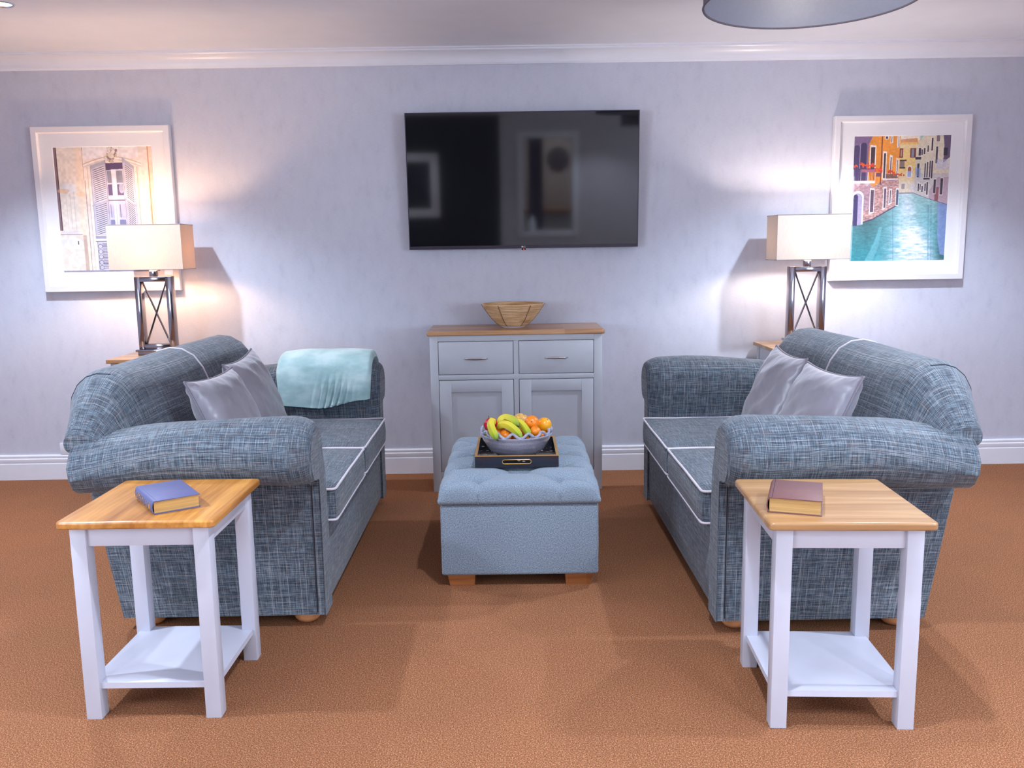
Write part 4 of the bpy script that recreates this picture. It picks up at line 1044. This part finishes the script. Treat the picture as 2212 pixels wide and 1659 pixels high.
def picture(label, cx, cz, canvas, pw, ph, px, pz):
    r = thing('framed_picture', label, 'picture', (cx, -.004, cz))
    w, h = .7968/2, .9475/2; f = .038; y0, y1 = -.038, 0
    mb = MB()
    for (a, b) in (((-w, h), (w, h)), ((w, h), (w, -h)), ((w, -h), (-w, -h)), ((-w, -h), (-w, h))):
        def sec(px_, pz_):
            sx, sz = math.copysign(1, px_), math.copysign(1, pz_)
            return [(px_-sx*i, y, pz_-sz*i) for i, y in ((0, y1), (0, y0+.003), (.003, y0), (f-.006, y0), (f-.004, y0+.003), (f, y0+.016), (f, y1))]
        A, B = sec(*a), sec(*b); n = len(A); mb.raw(A+B, [(k, (k+1) % n, n+(k+1) % n, n+k) for k in range(n)])
    bmesh.ops.remove_doubles(mb.bm, verts=mb.bm.verts[:], dist=1e-5); mb.build('frame', M['white_frame'], r, angle=20)
    W_, H_ = w-f, h-f; X0, X1, Z0, Z1 = px-cx-pw/2, px-cx+pw/2, pz-cz-ph/2, pz-cz+ph/2; ym = -.020; i = .0025
    vs = [(-W_, ym, -H_), (W_, ym, -H_), (W_, ym, H_), (-W_, ym, H_), (X0, ym, Z0), (X1, ym, Z0), (X1, ym, Z1), (X0, ym, Z1), (X0+i, ym+.0025, Z0+i), (X1-i, ym+.0025, Z0+i), (X1-i, ym+.0025, Z1-i), (X0+i, ym+.0025, Z1-i)]
    MB().raw(vs, [(k, (k+1) % 4, 4+(k+1) % 4, 4+k) for k in range(4)]+[(4+k, 4+(k+1) % 4, 8+(k+1) % 4, 8+k) for k in range(4)]).build('mount', M['mat_board'], r, angle=10, fix=False)
    p = canvas.plane('print', pw-.002, ph-.002, ym+.003, r); p.location = ((X0+X1)/2, 0, (Z0+Z1)/2)
    MB().box(-W_+.001, W_-.001, -.0285, -.0270, -H_+.001, H_-.001).build('glass', M['glass'], r)
    MB().box(-W_, W_, -.012, -.008, -H_, H_).build('backing_board', M['mat_board'], r)
picture('white framed print of a shuttered window, behind the left lamp', -2.3081, 1.6177, print_window(), .572, .722, -2.310, 1.617)
picture('white framed print of a canal between orange houses, behind the right lamp', 2.3352, 1.6125, print_canal(), .567, .724, 2.342, 1.612)

# ------------------------------------------------------------ lamp tables and lamps
def console(label, x0, x1, group=None):
    y0, y1, H = -.45, -.03, .785; r = thing('console_table', label, 'console table', ((x0+x1)/2, (y0+y1)/2, 0)); a, b = (x1-x0)/2, (y1-y0)/2
    MB().box(-a, a, -b, b, H-.022, H, .004, 3).build('tabletop', M['oak_pale'], r)
    for sx in (-1, 1):
        for sy in (-1, 1):
            xx, yy = sx*(a-.018), sy*(b-.018); MB().box(min(xx, xx-sx*.04), max(xx, xx-sx*.04), min(yy, yy-sy*.04), max(yy, yy-sy*.04), 0, H-.022, .0015).build('leg', M['grey_paint'], r)
    for sy in (-1, 1): yy = sy*(b-.024); MB().box(-a+.058, a-.058, min(yy, yy-sy*.018), max(yy, yy-sy*.018), H-.14, H-.022).build('apron', M['grey_paint'], r)
    for sx in (-1, 1): xx = sx*(a-.024); MB().box(min(xx, xx-sx*.018), max(xx, xx-sx*.018), -b+.058, b-.058, H-.14, H-.022).build('apron', M['grey_paint'], r)
    MB().box(-a+.022, a-.022, -b+.022, b-.022, .15, .168).build('shelf', M['grey_paint'], r)
console('grey painted lamp table with pale oak top behind the left sofa', -2.197, -1.752)
console('grey painted lamp table with pale oak top behind the right sofa', 1.498, 1.955)

def table_lamp(label, x, e):
    r = thing('table_lamp', label, 'table lamp', (x, -.225, .785)); N = M['nickel']
    MB().box(-.115, .115, -.055, .055, .022, .034, .001).box(-.105, .105, -.047, .047, 0, .022, .001).build('base', N, r, angle=25)
    w, z0, z1, t, d = .105, .034, .447, .033, .026
    mb = MB(); mb.box(-w, -w+t, -d, d, z0, z1, .0015).box(w-t, w, -d, d, z0, z1, .0015).box(-w+t, w-t, -d, d, z1-t+.004, z1, .001).box(-w+t, w-t, -d, d, z0, z0+t-.004, .001)
    mb.build('open_frame', N, r, angle=25)
    mb = MB()
    for s in (-1, 1): mb.tube([(s*(w-t-.004), 0, z0+t-.004), (-s*(w-t-.004), 0, z1-t+.004)], .0052, 6)
    mb.build('cross_brace', N, r, angle=25)
    MB().box(-.018, .018, -.018, .018, z1, .49, .001).build('neck', N, r, angle=25)
    MB().lathe([(0, .49), (.014, .49), (.014, .535), (0, .535)], n=20).build('lamp_holder', M['steel'], r)
    bm_ = D.materials.get('warm_bulb_%d' % e) or emis('warm_bulb_%d' % e, BULB_C[x > 0], e)
    MB().lathe([(0, .535), (.012, .54), (.022, .56), (.028, .585), (.026, .605), (.015, .622), (0, .627)], n=24).build('bulb', bm_, r)
    W, Dp, a, b = .205, .10, .487, .735
    sh = MB().raw([(-W, -Dp, a), (W, -Dp, a), (W, Dp, a), (-W, Dp, a), (-W, -Dp, b), (W, -Dp, b), (W, Dp, b), (-W, Dp, b)], [(0, 1, 5, 4), (1, 2, 6, 5), (2, 3, 7, 6), (3, 0, 4, 7)]).build('lamp_shade', M['linen_left' if x < 0 else 'linen_right'], r, smooth=False)
    mb = MB()
    for z in (a, b): mb.tube([(-W, -Dp, z), (W, -Dp, z), (W, Dp, z), (-W, Dp, z)], .0022, 6, True)
    mb.build('shade_trim', plain('shade_binding', (.30, .27, .27), .8, .05, 100), sh)
    mb = MB(); mb.tube([(-W, 0, b-.02), (W, 0, b-.02)], .002, 6).tube([(0, 0, .627), (0, 0, b-.02)], .002, 6); mb.build('shade_carrier', M['steel'], r)
table_lamp('table lamp with warmly glowing box shade and crossed nickel frame, left of the television', -1.985, LAMP_E[0])
table_lamp('table lamp with paler box shade and crossed nickel frame, right of the television', 1.738, LAMP_E[1])

tag(MB().box(-2.725, -2.60, -.012, 0, .155, .225, .002).build('wall_socket', M['white_trim']), 'white plastic wall box above the skirting behind the left sofa', 'wall socket')

# ------------------------------------------------------------ far end of the room, reflected in the television
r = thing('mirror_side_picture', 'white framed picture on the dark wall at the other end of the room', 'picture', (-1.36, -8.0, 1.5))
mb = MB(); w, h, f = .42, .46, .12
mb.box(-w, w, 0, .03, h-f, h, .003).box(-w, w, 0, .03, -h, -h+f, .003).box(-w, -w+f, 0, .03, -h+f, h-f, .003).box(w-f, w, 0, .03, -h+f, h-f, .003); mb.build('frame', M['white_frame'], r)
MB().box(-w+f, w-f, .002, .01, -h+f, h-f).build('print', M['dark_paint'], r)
r.name = 'framed_picture'
tag(MB().box(.38, .60, -8.35, -8.32, .8, 2.3).build('curtain', plain('dark_curtain', (.06, .05, .09), .9, .1, 10)), 'dark narrow curtain inside the hatch at the other end of the room', 'curtain')
r = thing('wall_clock', 'round dark clock on the wall beyond the hatch', 'clock', (.93, -9.99, 1.85))
o = MB().lathe([(0, 0), (.17, 0), (.19, .01), (.19, .03), (.17, .03), (.165, .02), (0, .02)], n=40).build('clock_case', plain('clock_dark', (.08, .07, .11), .5), r); o.rotation_euler = (-PI/2, 0, 0)
r = thing('kitchen_counter', 'kitchen counter with pale cupboard below beyond the hatch', 'counter', (.8, -9.65, 0))
MB().box(-1.1, 1.1, -.33, .3, 1.0, 1.04, .003).build('worktop', M['oak_x'], r); MB().box(-1.1, 1.1, -.33, .27, 0, 1.0, .003).build('cupboard', M['grey_paint'], r)
r = thing('spray_bottle', 'white bottle standing on the hatch sill', 'bottle', (.42, -8.04, .82))
MB().lathe([(0, 0), (.05, 0), (.055, .02), (.055, .10), (.03, .18), (.02, .19), (.02, .22), (0, .22)], n=24).build('bottle_body', M['white_trim'], r)
ld = D.lights.new('kitchen_light', 'AREA'); ld.energy = 25; ld.size = .5; ld.color = (1, .93, .85); lo = D.objects.new('kitchen_light', ld); C.objects.link(lo); lo.location = (.9, -9.1, 2.44)
